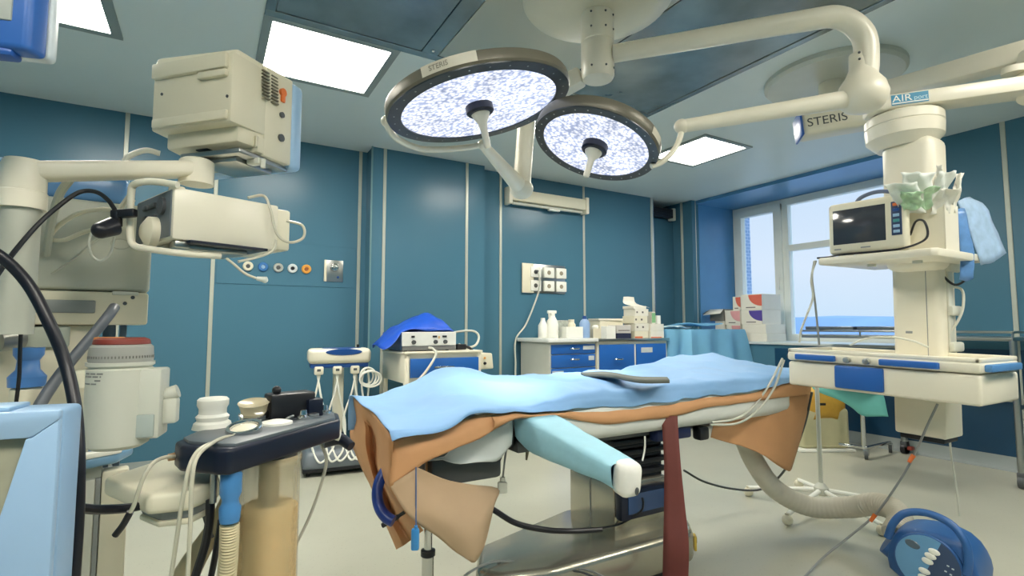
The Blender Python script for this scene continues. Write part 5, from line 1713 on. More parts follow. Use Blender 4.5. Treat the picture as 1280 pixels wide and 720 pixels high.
for i, x in enumerate((-0.17, -0.02, 0.125)):
    j = MB().box((x, -0.10, 0.845), (0.075, 0.06, 0.07), SM, 0.012)
    jk = j.build('jack', warmwhite, ls, w=True)
    MB().box((x, -0.132, 0.85), (0.03, 0.006, 0.02), SM, 0.003).build('jack_mark', darkgrey, jk, w=True)
    for s_ in (0, 1):
        e_ = (-0.05 if s_ else 0.04) + 0.02 * math.sin(i * 3)
        MB().tube([SM @ Vector(p) for p in ((x - 0.01 + 0.02 * s_, -0.10, 0.82), (x + e_ * 0.4, -0.12, 0.66), (x + e_ * 1.6, -0.13, 0.42), (x + e_ * 1.2 + 0.02, -0.20, 0.22), (x + e_ + 0.07, -0.28, 0.12), (x + e_ + 0.16, -0.22, 0.20), (x + 0.18, -0.12, 0.34))], 0.0085, 8).build('lead', white, ls, w=True)
for i in range(4):
    q = []
    for k2 in range(8):
        a = 2 * PI * k2 / 8
        q.append(SM @ Vector((0.22 + (0.055 + 0.012 * i) * math.cos(a) + 0.01 * i, -0.15 - 0.012 * i, 0.79 + (0.07 + 0.01 * math.sin(i * 2)) * math.sin(a) - 0.008 * i)))
    MB().tube(q, 0.0085, 8, 6, closed=True).build('lead_coil', white, ls, w=True)
for s_ in (0, 1):
    MB().tube([SM @ Vector(p) for p in ((0.2 + 0.03 * s_, -0.14, 0.85), (0.18 + 0.06 * s_, -0.15, 0.72), (0.20 + 0.02 * s_, -0.16, 0.5), (0.16 + 0.05 * s_, -0.15, 0.3))], 0.0085, 8).build('lead', white, ls, w=True)
MB().box((0.03, -0.03, 0.27), (0.03, 0.02, 0.07), SM, 0.008).build('foot_pedal_clip', black, ls, w=True)
MB().cyl((0.16, 0.0, 1.03), (0.16, 0.0, 1.06), 0.012, seg=12, M=SM).build('peg', black, ls, w=True)
# ================================================================== anaesthesia equipment on the left
def fx(o, X, Z):
    """frame at o whose x axis points X sideways and Z ahead of the standpoint"""
    return frame(o, RT * X + FH * Z)


aged = mat('aged_cream_housing', (214, 208, 184), 0.42, var=0.03)
paneg = mat('machine_panel', (186, 188, 174), 0.42, var=0.03)
tube_c = mat('clear_tube', (206, 202, 182), 0.25, var=0.04)
# ---- patient monitor seen from behind, on the arm
O = at(288, 147, 1.62)

MF = fx(O, 0.96, -0.28)
pmn = thing('patient_monitor', 'large cream monitor seen from behind on the white arm', 'monitor', MF)
MB().prism([(-0.32, 0.0), (0.0, 0.0), (0.012, 0.16), (-0.35, 0.16)], -0.01, 0.215, MF, 0.008, 2).build('rear_housing', aged, pmn, w=True)
hs = MB()
hs.prism([(-0.345, 0.13), (0.012, 0.13), (0.022, 0.25), (-0.365, 0.25)], -0.08, 0.23, MF, 0.008, 2)
hs.prism([(-0.30, 0.04), (-0.01, 0.04), (0.01, 0.15), (-0.33, 0.15)], -0.06, 0.0, MF, 0.01, 2)
hs.build('main_housing', aged, pmn, w=True)
MB().prism([(-0.33, 0.005), (-0.01, 0.03), (-0.0, 0.24), (-0.34, 0.24)], 0.21, 0.245, MF, 0.012, 3, 0.96).build('top_cover', cream, pmn, w=True)
MB().prism([(-0.372, 0.245), (0.026, 0.245), (0.026, 0.305), (-0.372, 0.305)], -0.09, 0.225, MF, 0.02, 4).build('screen_bezel', skyblue, pmn, w=True)
MB().box((-0.175, 0.3065, 0.07), (0.33, 0.003, 0.24), MF).build('screen', mat('screen_black', (20, 24, 30), 0.15), pmn, w=True)
st_ = MB()
st_.box((-0.165, -0.004, 0.185), (0.30, 0.02, 0.05), MF, 0.006)
st_.box((-0.07, -0.005, 0.145), (0.11, 0.018, 0.022), MF, 0.004)
st_.box((-0.16, -0.003, 0.012), (0.30, 0.012, 0.03), MF, 0.005)
st_.build('rear_panel', aged, pmn, w=True)
scw = MB()
for x, z in ((-0.28, 0.11), (-0.015, 0.07), (-0.03, 0.185), (-0.1, 0.19)):
    scw.cyl((x, -0.002, z), (x, 0.002, z), 0.005, seg=10, M=MF)
scw.build('screw_hole', darkgrey, pmn, w=True)
vs = MB()
for i in range(9):
    for j in range(2):
        vs.box((0.012 + 0.0009 * i, 0.125 + j * 0.04, 0.205 - i * 0.0115), (0.010, 0.028, 0.0045), MF)
vs.build('vent_slots', mat('slot_shadow', (120, 116, 98), 0.6), pmn, w=True)
kn_ = MB().cyl((0.014, 0.20, 0.165), (0.026, 0.20, 0.165), 0.014, seg=18, M=MF).box((0.022, 0.20, 0.145), (0.008, 0.02, 0.03), MF, 0.004)
kn_.build('orange_switch', orange, pmn, w=True)
for z, s_ in ((0.085, 0.010), (0.004, 0.013)):
    MB().cyl((0.012, 0.20, z), (0.024, 0.20, z), s_, seg=14, M=MF).build('port', darkgrey, pmn, w=True)
sp_ = MB()
sp_.box((-0.04, 0.14, -0.045), (0.10, 0.07, 0.06), MF, 0.01)
for i in range(11):
    sp_.box((-0.086 + i * 0.0095, 0.102, -0.04), (0.0035, 0.01, 0.035), MF)
sp_.build('speaker_grille', aged, pmn, w=True)
MB().box((-0.18, 0.09, -0.04), (0.05, 0.05, 0.05), MF, 0.004).build('rear_socket', black, pmn, w=True)

# ---- white arm that carries it
post = at(30, 215, 1.36)
end = at(246, 212, 1.70)
arm = thing('monitor_arm', 'white swivel arm with round hub holding the large cream monitor', 'monitor arm', at(30, 405, 1.36))
am = MB()
beam(am, post + Vector((0, 0, 0.0)), end, 0.085, 0.048, 0.014, 3)
am.build('swing_arm', warmwhite, arm, w=True)
PB = Matrix.Translation((post.x, post.y, 0))
pz = post.z
MB().lathe([(0.0, pz + 0.033), (0.040, pz + 0.03), (0.047, pz + 0.012), (0.048, pz - 0.05), (0.0475, pz - 0.052), (0.0505, pz - 0.054), (0.0505, pz - 0.098), (0.0, pz - 0.10)], PB, 36).build('pivot_hub', warmwhite, arm, w=True)
MB().cyl((post.x, post.y, 1.2), (post.x, post.y, pz - 0.09), 0.04, seg=28).build('post', paneg, arm, w=True)
EB = Matrix.Translation((end.x, end.y, 0))
ez = end.z
MB().lathe([(0.05, ez - 0.05), (0.05, ez + 0.025), (0.04, ez + 0.032), (0, ez + 0.032)], EB, 28).build('end_swivel', warmwhite, arm, w=True)
mp_ = MB()
mp_.box((-0.12, 0.15, -0.088), (0.24, 0.22, 0.018), MF, 0.004)
mp_.box((-0.12, 0.15, -0.104), (0.16, 0.16, 0.016), MF, 0.004)
mp_.build('mounting_plate', steel, arm, w=True)
MB().box((-0.01, 0.12, -0.102), (0.05, 0.03, 0.022), MF, 0.006).cyl((0.02, 0.12, -0.125), (0.02, 0.12, -0.095), 0.008, seg=12, M=MF).build('tilt_lever', greywhite, arm, w=True)
cord('cable', [at(150, 222, 1.6), at(157, 200, 1.62), at(168, 192, 1.66), at(184, 188, 1.7), at(200, 192, 1.72)], 0.009, greywhite, 'pale cable hooped between the white arm and the monitor back')

# ---- gas module box in a tube cage under the arm
GO = at(215, 298, 1.45)
GM = fx(GO, 0.62, 0.78)
gm = thing('gas_module', 'long cream box in a white tube cage hung under the monitor arm', 'anaesthesia module', GM)
MB().span((0, 0, 0), (0.30, 0.30, 0.146), GM, 0.006, 2).build('casing', warmwhite, gm, w=True)
MB().span((0.286, 0.006, 0.004), (0.345, 0.29, 0.138), GM, 0.008, 2).build('end_cover', cream, gm, w=True)
MB().span((-0.004, 0.012, 0.008), (0.001, 0.288, 0.138), GM).build('rear_face', mat('module_rear', (96, 106, 112), 0.5), gm, w=True)
rf = MB()
rf.cyl((-0.012, 0.07, 0.10), (0, 0.07, 0.10), 0.026, seg=20, M=GM)
for y, z, w_, h_ in ((0.14, 0.11, 0.05, 0.014), (0.2, 0.11, 0.03, 0.014), (0.14, 0.075, 0.06, 0.012), (0.2, 0.07, 0.04, 0.03), (0.12, 0.045, 0.05, 0.014), (0.22, 0.035, 0.04, 0.014)):
    rf.box((-0.007, y, z), (0.012, w_, h_), GM, 0.002)
rf.build('connector', darkgrey, gm, w=True)
MB().lathe([(0.045, 0), (0.043, 0.02), (0.02, 0.035), (0, 0.035)], GM @ Matrix.Translation((-0.004, 0.12, 0.03)) @ Matrix.Rotation(-PI / 2, 4, 'Y'), 24).build('fan_cap', cream, gm, w=True)
cg = [at(222, 231, 1.46), at(190, 227, 1.47), at(169, 230, 1.48), at(164, 240, 1.485), at(163, 270, 1.485), at(163, 296, 1.485), at(168, 307, 1.48), at(184, 311, 1.47), at(230, 317, 1.48), at(275, 320, 1.56)]
MB().tube(cg, 0.0095, 12, 6).build('cage_tube', warmwhite, gm, w=True)
ub = MB()
ub.box((0.12, 0.12, -0.012), (0.20, 0.18, 0.018), GM, 0.004)
ub.box((0.03, 0.03, -0.012), (0.04, 0.04, 0.022), GM, 0.005)
ub.build('under_bracket', steel, gm, w=True)
MB().box((0.15, 0.08, -0.004), (0.22, 0.2, 0.008), GM, 0.002).build('under_slot', navyblk, gm, w=True)
MB().span((0.06, 0.20, 0.14), (0.10, 0.24, 0.20), GM, 0.008).build('hanger', warmwhite, gm, w=True)
cord('tubing', [at(310, 247, 1.62), at(330, 245, 1.66), at(338, 262, 1.66), at(346, 292, 1.66), at(362, 303, 1.68), at(379, 297, 1.72), at(378, 282, 1.74), at(358, 276, 1.72)], 0.0045, tube_c, 'thin clear tube looping off the far end of the cream box')
tl = cord('tubing', [at(283, 323, 1.55), at(292, 330, 1.55), at(305, 341, 1.56), at(318, 347, 1.57), at(328, 349, 1.58)], 0.004, tube_c, 'thin clear tube hanging below the cream box, white tip pointing right')
tag(MB().cyl(at(321, 348, 1.575), at(333, 350, 1.58), 0.006, 0.010, seg=12).ball(at(331, 350, 1.58), 0.0095).build('tube_tip', white), 'white tip on the thin tube near the gas outlets', 'tube tip')
cord('tubing', [at(298, 327, 1.55), at(320, 322, 1.6), at(340, 314, 1.63), at(345, 300, 1.64)], 0.004, tube_c, 'thin clear tube hugging the underside of the cream box')

# ---- black camera clamp and leads by the cage
cl_ = thing('black_clamp', 'black clamp with a round knob fixed to the white tube cage', 'clamp', at(150, 275, 1.46))
b_ = MB()
beam(b_, at(140, 268, 1.46), at(170, 266, 1.46), 0.02, 0.024, 0.005)
beam(b_, at(146, 264, 1.46), at(146, 284, 1.46), 0.022, 0.022, 0.005)
b_.build('clamp_body', black, cl_, w=True)
MB().cyl(at(142, 283, 1.455), at(126, 288, 1.42), 0.026, 0.022, seg=24).ball(at(126, 288, 1.42), 0.022).build('knob', blackrub, cl_, w=True)
cord('cable', [at(-10, 352, 1.2), at(20, 312, 1.28), at(50, 278, 1.34), at(78, 254, 1.38), at(100, 240, 1.42), at(120, 240, 1.44), at(135, 250, 1.45), at(146, 266, 1.46)], 0.006, black, 'thin black cable arching over from the left edge to the black clamp')
cord('cable', [at(142, 262, 1.5), at(120, 262, 1.52), at(95, 268, 1.54), at(72, 284, 1.56), at(63, 298, 1.58), at(80, 300, 1.58), at(105, 290, 1.56), at(130, 282, 1.53), at(150, 260, 1.5), at(165, 240, 1.5)], 0.0065, cream, 'cream cable in a flat double loop left of the black clamp')
cord('cable', [at(168, 250, 1.5), at(150, 280, 1.5), at(120, 300, 1.54), at(90, 325, 1.6), at(60, 345, 1.62), at(34, 366, 1.62)], 0.0035, greywhite, 'thin grey cable slanting down across the cream machine panel')
cord('cable', [at(122, 278, 1.5), at(112, 298, 1.5), at(114, 318, 1.5), at(126, 326, 1.5), at(138, 316, 1.5), at(143, 296, 1.5)], 0.0035, greywhite, 'thin grey cable in a round loop below the black clamp')
cord('cable', [at(88, 224, 1.5), at(76, 240, 1.5), at(68, 262, 1.52), at(62, 290, 1.55), at(58, 318, 1.6)], 0.011, paneg, 'broad pale cable dropping from the arm down the machine front')

# ---- anaesthesia machine
amx = thing('anaesthesia_machine', 'tall cream anaesthesia machine with drawer panel at the left edge', 'anaesthesia machine', plan(-1.40, 1.95, 0))
AM = fx(plan(-1.22, 1.76, 0), 0.80, 0.60)
MB().span((-0.85, 0, 1.335), (0, 0.5, 1.625), AM, 0.012, 3).build('upper_cabinet', paneg, amx, w=True)
MB().span((-0.85, 0.02, 1.625), (-0.07, 0.48, 1.715), AM, 0.02, 3).build('blue_top', mat('blue_top_panel', (92, 140, 190), 0.3), amx, w=True)
MB().span((-0.85, 0.015, 1.715), (-0.07, 0.48, 1.728), AM, 0.004).build('top_edge', skyblue, amx, w=True)
dd = MB().span((-0.85, -0.006, 1.225), (-0.002, 0.46, 1.331), AM, 0.008, 2).build('drawer_block', aged, amx, w=True)
MB().span((-0.40, -0.010, 1.262), (-0.14, -0.004, 1.302), AM, 0.004).build('recess_grip', midgrey, dd, w=True)
MB().span((-0.10, -0.009, 1.322), (-0.03, -0.004, 1.334), AM, 0.002).build('catch', greywhite, dd, w=True)
sc2 = MB()
for x, z in ((-0.045, 1.315), (-0.065, 1.295)):
    sc2.cyl((x, -0.009, z), (x, 0, z), 0.006, seg=10, M=AM)
sc2.build('hole', darkgrey, dd, w=True)
lg_ = MB().lathe([(0.022, 0), (0.022, 0.002), (0.019, 0.002), (0.019, 0.0)], AM @ Matrix.Translation((-0.085, -0.001, 1.49)) @ Matrix.Rotation(PI / 2, 4, 'X') @ Matrix.Diagonal((1.25, 0.8, 1, 1)), 24, caps=False)
lg_.build('embossed_badge', mat('badge_emboss', (170, 172, 158), 0.4), amx, w=True)
MB().span((-0.85, 0.03, 0.62), (-0.14, 0.46, 1.225), AM, 0.01).build('rear_cabinet', aged, amx, w=True)
MB().span((-0.85, 0.01, 1.155), (-0.20, 0.1, 1.222), AM, 0.008).build('flow_panel', mat('flow_panel', (172, 178, 164), 0.35), amx, w=True)
MB().span((-0.33, -0.03, 1.18), (-0.30, 0.02, 1.335), AM, 0.006).build('side_rail', warmwhite, amx, w=True)
MB().span((-0.55, -0.10, 1.20), (-0.34, 0.02, 1.345), AM, 0.01).build('control_block', cream, amx, w=True)
MB().span((-0.56, -0.11, 1.345), (-0.33, 0.02, 1.36), AM, 0.004).build('control_lid', white, amx, w=True)
MB().cyl((-0.36, -0.13, 1.365), (-0.36, -0.13, 1.38), 0.018, seg=18, M=AM).build('thumb_knob', midgrey, amx, w=True)
MB().span((-0.12, 0.10, 0.75), (-0.085, 0.16, 1.225), AM, 0.004).span((-0.075, 0.10, 0.75), (-0.055, 0.13, 1.225), AM, 0.004).build('upright', mat('slate_upright', (80, 100, 120), 0.4), amx, w=True)
MB().prism([(-0.85, -0.04), (-0.14, -0.04), (-0.06, 0.0), (-0.02, 0.10), (-0.02, 0.45), (-0.85, 0.45)], 0.78, 0.815, AM, 0.012, 3).build('work_surface', mat('blue_work_surface', (112, 154, 186), 0.35), amx, w=True)
MB().prism([(-0.85, -0.045), (-0.14, -0.045), (-0.055, -0.003), (-0.05, 0.01), (-0.85, -0.03)], 0.812, 0.828, AM, 0.004).build('surface_edge', white, amx, w=True)
lc = MB().span((-0.85, 0.02, 0.10), (-0.10, 0.44, 0.78), AM, 0.01)
lc.build('lower_cabinet', paneg, amx, w=True)
MB().span((-0.225, 0.0, 0.10), (-0.115, 0.03, 0.74), AM, 0.006).build('door_panel', greywhite, amx, w=True)
MB().span((-0.10, 0.0, 0.10), (-0.03, 0.06, 0.76), AM, 0.008).build('corner_post', aged, amx, w=True)
MB().span((-0.114, 0.004, 0.10), (-0.102, 0.03, 0.74), AM).build('door_gap', midgrey, amx, w=True)
MB().span((-0.85, 0.02, 0.0), (-0.03, 0.44, 0.10), AM, 0.01).build('base', darkgrey, amx, w=True)
# connector fittings at the machine's left
MB().cyl(at(-4, 424, 1.45), at(26, 420, 1.5), 0.035, seg=22).build('valve_body', mat('valve_metal', (150, 150, 142), 0.3, 0.7), amx, w=True)
bt_ = thing('sample_bottle', 'blue-capped cream flask on the machine by the left edge', 'flask', at(30, 505, 1.45))
BF = Matrix.Translation(at(32, 505, 1.45))
MB().lathe([(0.03, -0.02), (0.036, 0.0), (0.036, 0.04), (0.024, 0.05)], BF, 22).build('flask_body', cream, bt_, w=True)
MB().lathe([(0.040, 0.048), (0.042, 0.075), (0.026, 0.095), (0.024, 0.12), (0.033, 0.135), (0.034, 0.155), (0, 0.157)], BF, 22).build('cap', mat('cap_blue', (80, 134, 200), 0.35), bt_, w=True)
cord('cable', [at(26, 416, 1.38), at(25, 440, 1.37), at(24, 470, 1.37), at(20, 505, 1.38)], 0.0045, black, 'thin black lead hanging in front of the blue-capped flask')
MB().ball(at(-2, 465, 1.2), 0.02)
cord('cable', [at(-5, 392, 1.35), at(20, 386, 1.35), at(34, 372, 1.36), at(20, 358, 1.36), at(-6, 352, 1.36)], 0.006, darkgrey, 'dark lead curling at the left edge below the arm post')

# ---- vaporiser with a red ring
VX = at(146, 560, 1.30)
VM = Matrix.Translation(VX)
vp = thing('vaporiser', 'white cylindrical vaporiser with grey collar and red top ring', 'vaporiser', VX)
MB().lathe([(0.0, 0.0), (0.05, 0.002), (0.066, 0.012), (0.069, 0.03), (0.070, 0.195), (0.064, 0.20), (0.071, 0.205), (0.071, 0.213), (0, 0.213)], VM, 44).build('body', greywhite, vp, w=True)
MB().lathe([(0.066, 0.21), (0.068, 0.222), (0.066, 0.25), (0.060, 0.256), (0, 0.256)], VM, 44).build('collar', mat('collar_grey', (168, 168, 160), 0.4), vp, w=True)
MB().lathe([(0.056, 0.254), (0.060, 0.258), (0.058, 0.268), (0.046, 0.273), (0.03, 0.270), (0, 0.270)], VM, 40).build('dial_ring', red, vp, w=True)
MB().prism([(-0.03, -0.014), (0.03, -0.014), (0.03, 0.014), (-0.03, 0.014)], 0.262, 0.274, fx(VX + Vector((-0.03, 0.03, 0)), 1, 0.2), 0.003).build('dial_grip', mat('dial_ochre', (214, 146, 84), 0.5), vp, w=True)
VF = fx(VX, 0.94, 0.34)
MB().span((0.035, -0.045, 0.025), (0.098, 0.04, 0.195), VF, 0.006).build('filler_block', greywhite, vp, w=True)
MB().span((0.05, -0.048, 0.03), (0.088, -0.044, 0.085), VF, 0.003).build('sight_window', mat('sight_pale', (176, 186, 180), 0.25), vp, w=True)
MB().prism([(0.095, -0.02), (0.128, -0.015), (0.128, 0.02), (0.095, 0.025)], 0.055, 0.118, VF, 0.006).cyl((0.098, 0, 0.125), (0.126, 0, 0.135), 0.017, seg=16, M=VF).build('filler_spout', greywhite, vp, w=True)
MB().span((-0.09, -0.03, 0.15), (-0.05, 0.03, 0.195), VF, 0.006).build('mount_lug', cream, vp, w=True)
lm_ = MB()
for a0_, a1_, z in ((-146, -100, 0.188), (-146, -104, 0.181), (-120, -100, 0.172), (-146, -112, 0.164)):
    for k_ in range(int((a1_ - a0_) / 3)):
        a = R(a0_ + 3 * k_)
        if (k_ * 7 + a1_) % 5:
            lm_.box((0.0695 * math.cos(a), 0.0695 * math.sin(a), z), (0.003, 0.003, 0.0035), VF)
lm_.build('printed_label', mat('ink_grey', (120, 122, 118), 0.6), vp, w=True)
for z in (0.226,):
    tk = MB()
    for i in range(26):
        a = R(-160 + i * 6)
        tk.box((0.0675 * math.cos(a), 0.0675 * math.sin(a), z), (0.003, 0.003, 0.006), VM)
    tk.build('scale_marks', mat('mark_grey', (120, 120, 114), 0.5), vp, w=True)

# ---- absorber: black valve block over a canister
def PL(X, Z, z=0.0): return plan(X, Z, z)


def plan_poly(q):
    return [(plan(X, Z).x, plan(X, Z).y) for X, Z in q]


ab_ = thing('absorber', 'black absorber block with valves over a tan soda lime canister', 'absorber', PL(-0.70, 1.52, 0.3))
zt = 0.93
poly = [(-0.72, 1.30), (-0.685, 1.30), (-0.555, 1.72), (-0.60, 1.84), (-0.68, 1.86), (-0.83, 1.66), (-0.885, 1.46), (-0.875, 1.385), (-0.83, 1.335)]
MB().prism(plan_poly(poly), 0.858, zt - 0.008, None, 0.010, 3).build('valve_block', navyblk, ab_, w=True)
pin = [(X * 0.93 - 0.05, 1.56 + (Z - 1.56) * 0.9) for X, Z in poly]
MB().prism(plan_poly(pin), zt - 0.012, zt, None, 0.003).build('top_plate', mat('plate_grey', (92, 100, 106), 0.4), ab_, w=True)
sp0, sp1, sp2 = at(405, 551, 1.74), at(425, 549, 1.76), at(439, 558, 1.74)
MB().tube([sp0, sp1, sp2], lambda t: 0.024 - 0.008 * t, 16).build('outlet_spout', navyblk, ab_, w=True)
MB().tube([at(380, 540, 1.7), at(402, 540, 1.72), at(425, 546, 1.74)], lambda t: 0.014, 12).build('outlet_pipe', white, ab_, w=True)


def valve(x, y, d, prof, m, nm, seg=32):
    p = at(x, y, d)
    return MB().lathe(prof, Matrix.Translation((p.x, p.y, 0)), seg).build(nm, m, ab_, w=True)


valve(265, 540, 1.52, [(0.052, zt - 0.004), (0.048, zt + 0.012), (0.040, zt + 0.018), (0.044, zt + 0.030), (0.036, zt + 0.038), (0.036, zt + 0.052), (0.041, zt + 0.062), (0.041, zt + 0.078), (0.036, zt + 0.083), (0, zt + 0.083)], white, 'pressure_knob')
p = at(305, 553, 1.44)
rg = frame_n(Vector((p.x, p.y, zt + 0.006)), Vector((0, 0, 1)) - FH * 0.26)
MB().lathe([(0.043, -0.012), (0.047, 0.002), (0.045, 0.012), (0.037, 0.012), (0.035, 0.004), (0, 0.004)], rg, 36).build('valve_ring', chrome, ab_, w=True)
MB().lathe([(0.034, 0.004), (0.022, 0.009), (0, 0.009)], rg, 28).build('valve_disc', cream, ab_, w=True)
p = at(317, 533, 1.62)
dm = frame_n(Vector((p.x, p.y, zt + 0.012)), Vector((0, 0, 1)) - FH * 0.22 + RT * 0.06)
MB().lathe([(0.044, 0.0), (0.044, 0.012), (0.036, 0.016)], dm, 32).build('dome_base', chrome, ab_, w=True)
MB().lathe([(0.036, 0.010), (0.037, 0.022), (0.043, 0.042), (0.045, 0.045), (0.041, 0.043), (0.0, 0.034)], dm, 32).build('clear_dome', mat('clear_dome', (212, 200, 166), 0.2, alpha=0.7), ab_, w=True)
valve(345, 555, 1.56, [(0.046, zt - 0.004), (0.044, zt + 0.006), (0.02, zt + 0.012), (0, zt + 0.012)], white, 'white_cap')
MB().cyl(at(341, 543, 1.58), at(341, 537, 1.58), 0.008, seg=12).build('yellow_pin', mat('pin_ochre', (214, 160, 80), 0.5), ab_, w=True)
vq = at(350, 549, 1.66)
vb = fx(Vector((vq.x, vq.y, zt + 0.016)), 0.6, 0.55)
MB().span((-0.04, -0.03, -0.02), (0.10, 0.045, 0.062), vb, 0.008).build('valve_housing', black, ab_, w=True)
MB().span((0.07, -0.045, -0.02), (0.12, 0.0, 0.04), vb, 0.006).build('valve_foot', navyblk, ab_, w=True)
MB().ball((-0.015, 0.0, 0.072), 0.014, vb).build('valve_button', black, ab_, w=True)
chn = []
cpts = catmull([at(366, 520, 1.62), at(358, 524, 1.60), at(355, 535, 1.58), at(356, 546, 1.57), at(362, 553, 1.56), at(366, 549, 1.56), at(361, 545, 1.57)], 6)
cm_ = MB()
for p in cpts:
    cm_.ball(p, 0.0042, u=8, v=6)
cm_.build('chain', steel, ab_, w=True)
MB().tube([at(366, 520, 1.62), at(362, 521, 1.61), at(356, 526, 1.6)], 0.003, 6).build('chain_rod', steel, ab_, w=True)
fz = MB()
for x, y, d, r_ in ((388, 547, 1.70, 0.028), (404, 544, 1.74, 0.022), (378, 551, 1.64, 0.02)):
    q = at(x, y, d)
    fz.lathe([(r_, zt - 0.012), (r_, zt + 0.008), (r_ * 0.6, zt + 0.014), (r_ * 0.5, zt + 0.028), (0, zt + 0.03)], Matrix.Translation((q.x, q.y, 0)), 20)
fz.build('chrome_fitting', chrome, ab_, w=True)
# canister
cc = at(335, 640, 1.50)
CM = Matrix.Translation((cc.x, cc.y, 0))
MB().lathe([(0.072, 0.862), (0.074, 0.85), (0.074, 0.84), (0, 0.84)], CM, 40).build('canister_head', darkgrey, ab_, w=True)
clr = mat('canister_plastic', (226, 206, 162), 0.15, alpha=0.40, var=0.03)
MB().lathe([(0.084, 0.852), (0.087, 0.846), (0.087, 0.832), (0.083, 0.826), (0.083, 0.32), (0.079, 0.31), (0, 0.31)], CM, 40).build('canister', clr, ab_, w=True)
MB().lathe([(0.0, 0.315), (0.078, 0.316), (0.079, 0.60), (0.079, 0.705), (0.06, 0.717), (0.03, 0.710), (0, 0.715)], CM, 40).build('granules', mat('soda_lime', (236, 204, 148), 0.8, var=0.16, scale=60, bump=0.6, bscale=220), ab_, w=True)
MB().cyl((cc.x, cc.y, 0.60), (cc.x, cc.y, 0.825), 0.028, seg=20).build('inner_tube', mat('tube_smoke', (108, 106, 96), 0.4), ab_, w=True)
for i in range(0):
    pass
# white carrier arm under the block
ca = MB().prism(plan_poly([(-1.08, 1.42), (-0.86, 1.27), (-0.78, 1.30), (-0.76, 1.40), (-0.90, 1.62), (-1.05, 1.70)]), 0.774, 0.822, None, 0.012, 3)
ca.build('carrier_arm', cream, ab_, w=True)
MB().prism(plan_poly([(-0.93, 1.35), (-0.85, 1.30), (-0.79, 1.32), (-0.78, 1.40), (-0.88, 1.52), (-0.94, 1.46)]), 0.750, 0.775, None, 0.008).build('carrier_ring', midgrey, ab_, w=True)
MB().prism(plan_poly([(-0.93, 1.345), (-0.85, 1.295), (-0.785, 1.318), (-0.775, 1.40), (-0.88, 1.525), (-0.945, 1.46)]), 0.738, 0.752, None, 0.005).build('carrier_lip', aged, ab_, w=True)
p = at(237, 628, 1.36)
MB().cyl(p, p + Vector((0, 0, 0.03)), 0.013, seg=14).build('carrier_bolt', midgrey, ab_, w=True)
p = at(268, 585, 1.32)
MB().cyl(p + Vector((0, 0, -0.085)), p, 0.0085, 0.0085, seg=14).build('hose_nipple', steel, ab_, w=True)

# hoses around the absorber
p0 = at(287, 592, 1.30)
cf = thing('breathing_hose', 'cream ribbed breathing hose with a blue connector beside the canister', 'hose', at(284, 735, 1.32))
MB().tube([at(287, 655, 1.305), at(286, 690, 1.31), at(283, 730, 1.32), at(280, 790, 1.33)], lambda t: 0.0215 * (1 + 0.07 * math.sin(t * 190)), 18, 40).build('ribbed_tube', mat('ribbed_cream', (206, 194, 156), 0.45), cf, w=True)
MB().lathe([(0.022, 0.0), (0.024, 0.01), (0.025, 0.035), (0.020, 0.045), (0.019, 0.055), (0.025, 0.07), (0.025, 0.115), (0.02, 0.125)], Matrix.Translation(at(287, 650, 1.305) + Vector((0, 0, -0.004))), 24).build('connector', mat('connector_blue', (72, 136, 196), 0.4), cf, w=True)
cord('hose', [at(263, 625, 1.32), at(262, 650, 1.32), at(257, 680, 1.33), at(246, 715, 1.34), at(236, 750, 1.35)], 0.0105, blackrub, 'black hose hanging from the steel nipple under the absorber', 'hose')
cord('hose', [at(276, 650, 1.4), at(273, 670, 1.4), at(268, 700, 1.4), at(260, 740, 1.4)], 0.008, blackrub, 'second black hose behind the cream ribbed hose', 'hose')
cord('hose', [at(296, 554, 1.40), at(275, 552, 1.35), at(252, 560, 1.27), at(238, 580, 1.22), at(229, 620, 1.20), at(222, 665, 1.20), at(214, 720, 1.20), at(208, 760, 1.20)], 0.005, tube_c, 'clear tube arching off the valve ring and down the front of the carrier, outer one', 'tube')
cord('hose', [at(318, 548, 1.46), at(285, 546, 1.38), at(262, 556, 1.27), at(246, 572, 1.22), at(240, 600, 1.20), at(238, 650, 1.20), at(234, 740, 1.20)], 0.005, tube_c, 'clear tube arching off the valves beside the outer clear tube', 'tube')
cord('hose', [at(226, 570, 1.36), at(205, 572, 1.30), at(190, 580, 1.24), at(178, 600, 1.22), at(168, 630, 1.22), at(163, 640, 1.22)], 0.0048, tube_c, 'short clear tube from the brass fitting down over the carrier arm', 'tube')
tag(MB().cyl(at(210, 572, 1.34), at(226, 569, 1.36), 0.009, 0.011, seg=14).build('hose_fitting', mat('brass', (190, 150, 110), 0.35, 0.6)), 'small brass fitting at the left end of the black absorber block', 'fitting')
tag(MB().tube([at(163, 640, 1.22), at(154, 656, 1.22), at(144, 669, 1.22)], 0.0075, 10).build('black_lead_end', black), 'black plug end on the short clear tube over the machine door', 'plug')
cord('hose', [at(98, 635, 1.12), at(125, 637, 1.18), at(160, 635, 1.24), at(185, 630, 1.29), at(204, 624, 1.33)], 0.0105, blackrub, 'black hose running flat from the left under the white carrier arm', 'hose')
cord('hose', [at(245, 627, 1.36), at(253, 640, 1.36), at(258, 655, 1.38), at(266, 672, 1.38)], 0.004, darkgrey, 'thin dark tube curling from the carrier bolt', 'tube')
rows = [[at(294, 600, 1.42), at(300, 604, 1.45)], [at(262, 655, 1.42), at(275, 664, 1.46)], [at(228, 715, 1.42), at(262, 725, 1.46)], [at(205, 745, 1.42), at(250, 760, 1.46)]]
bg_ = MB().tube([at(292, 602, 1.45), at(270, 655, 1.45), at(240, 705, 1.45), at(212, 760, 1.45)], lambda t: 0.012 + 0.03 * t, 14)
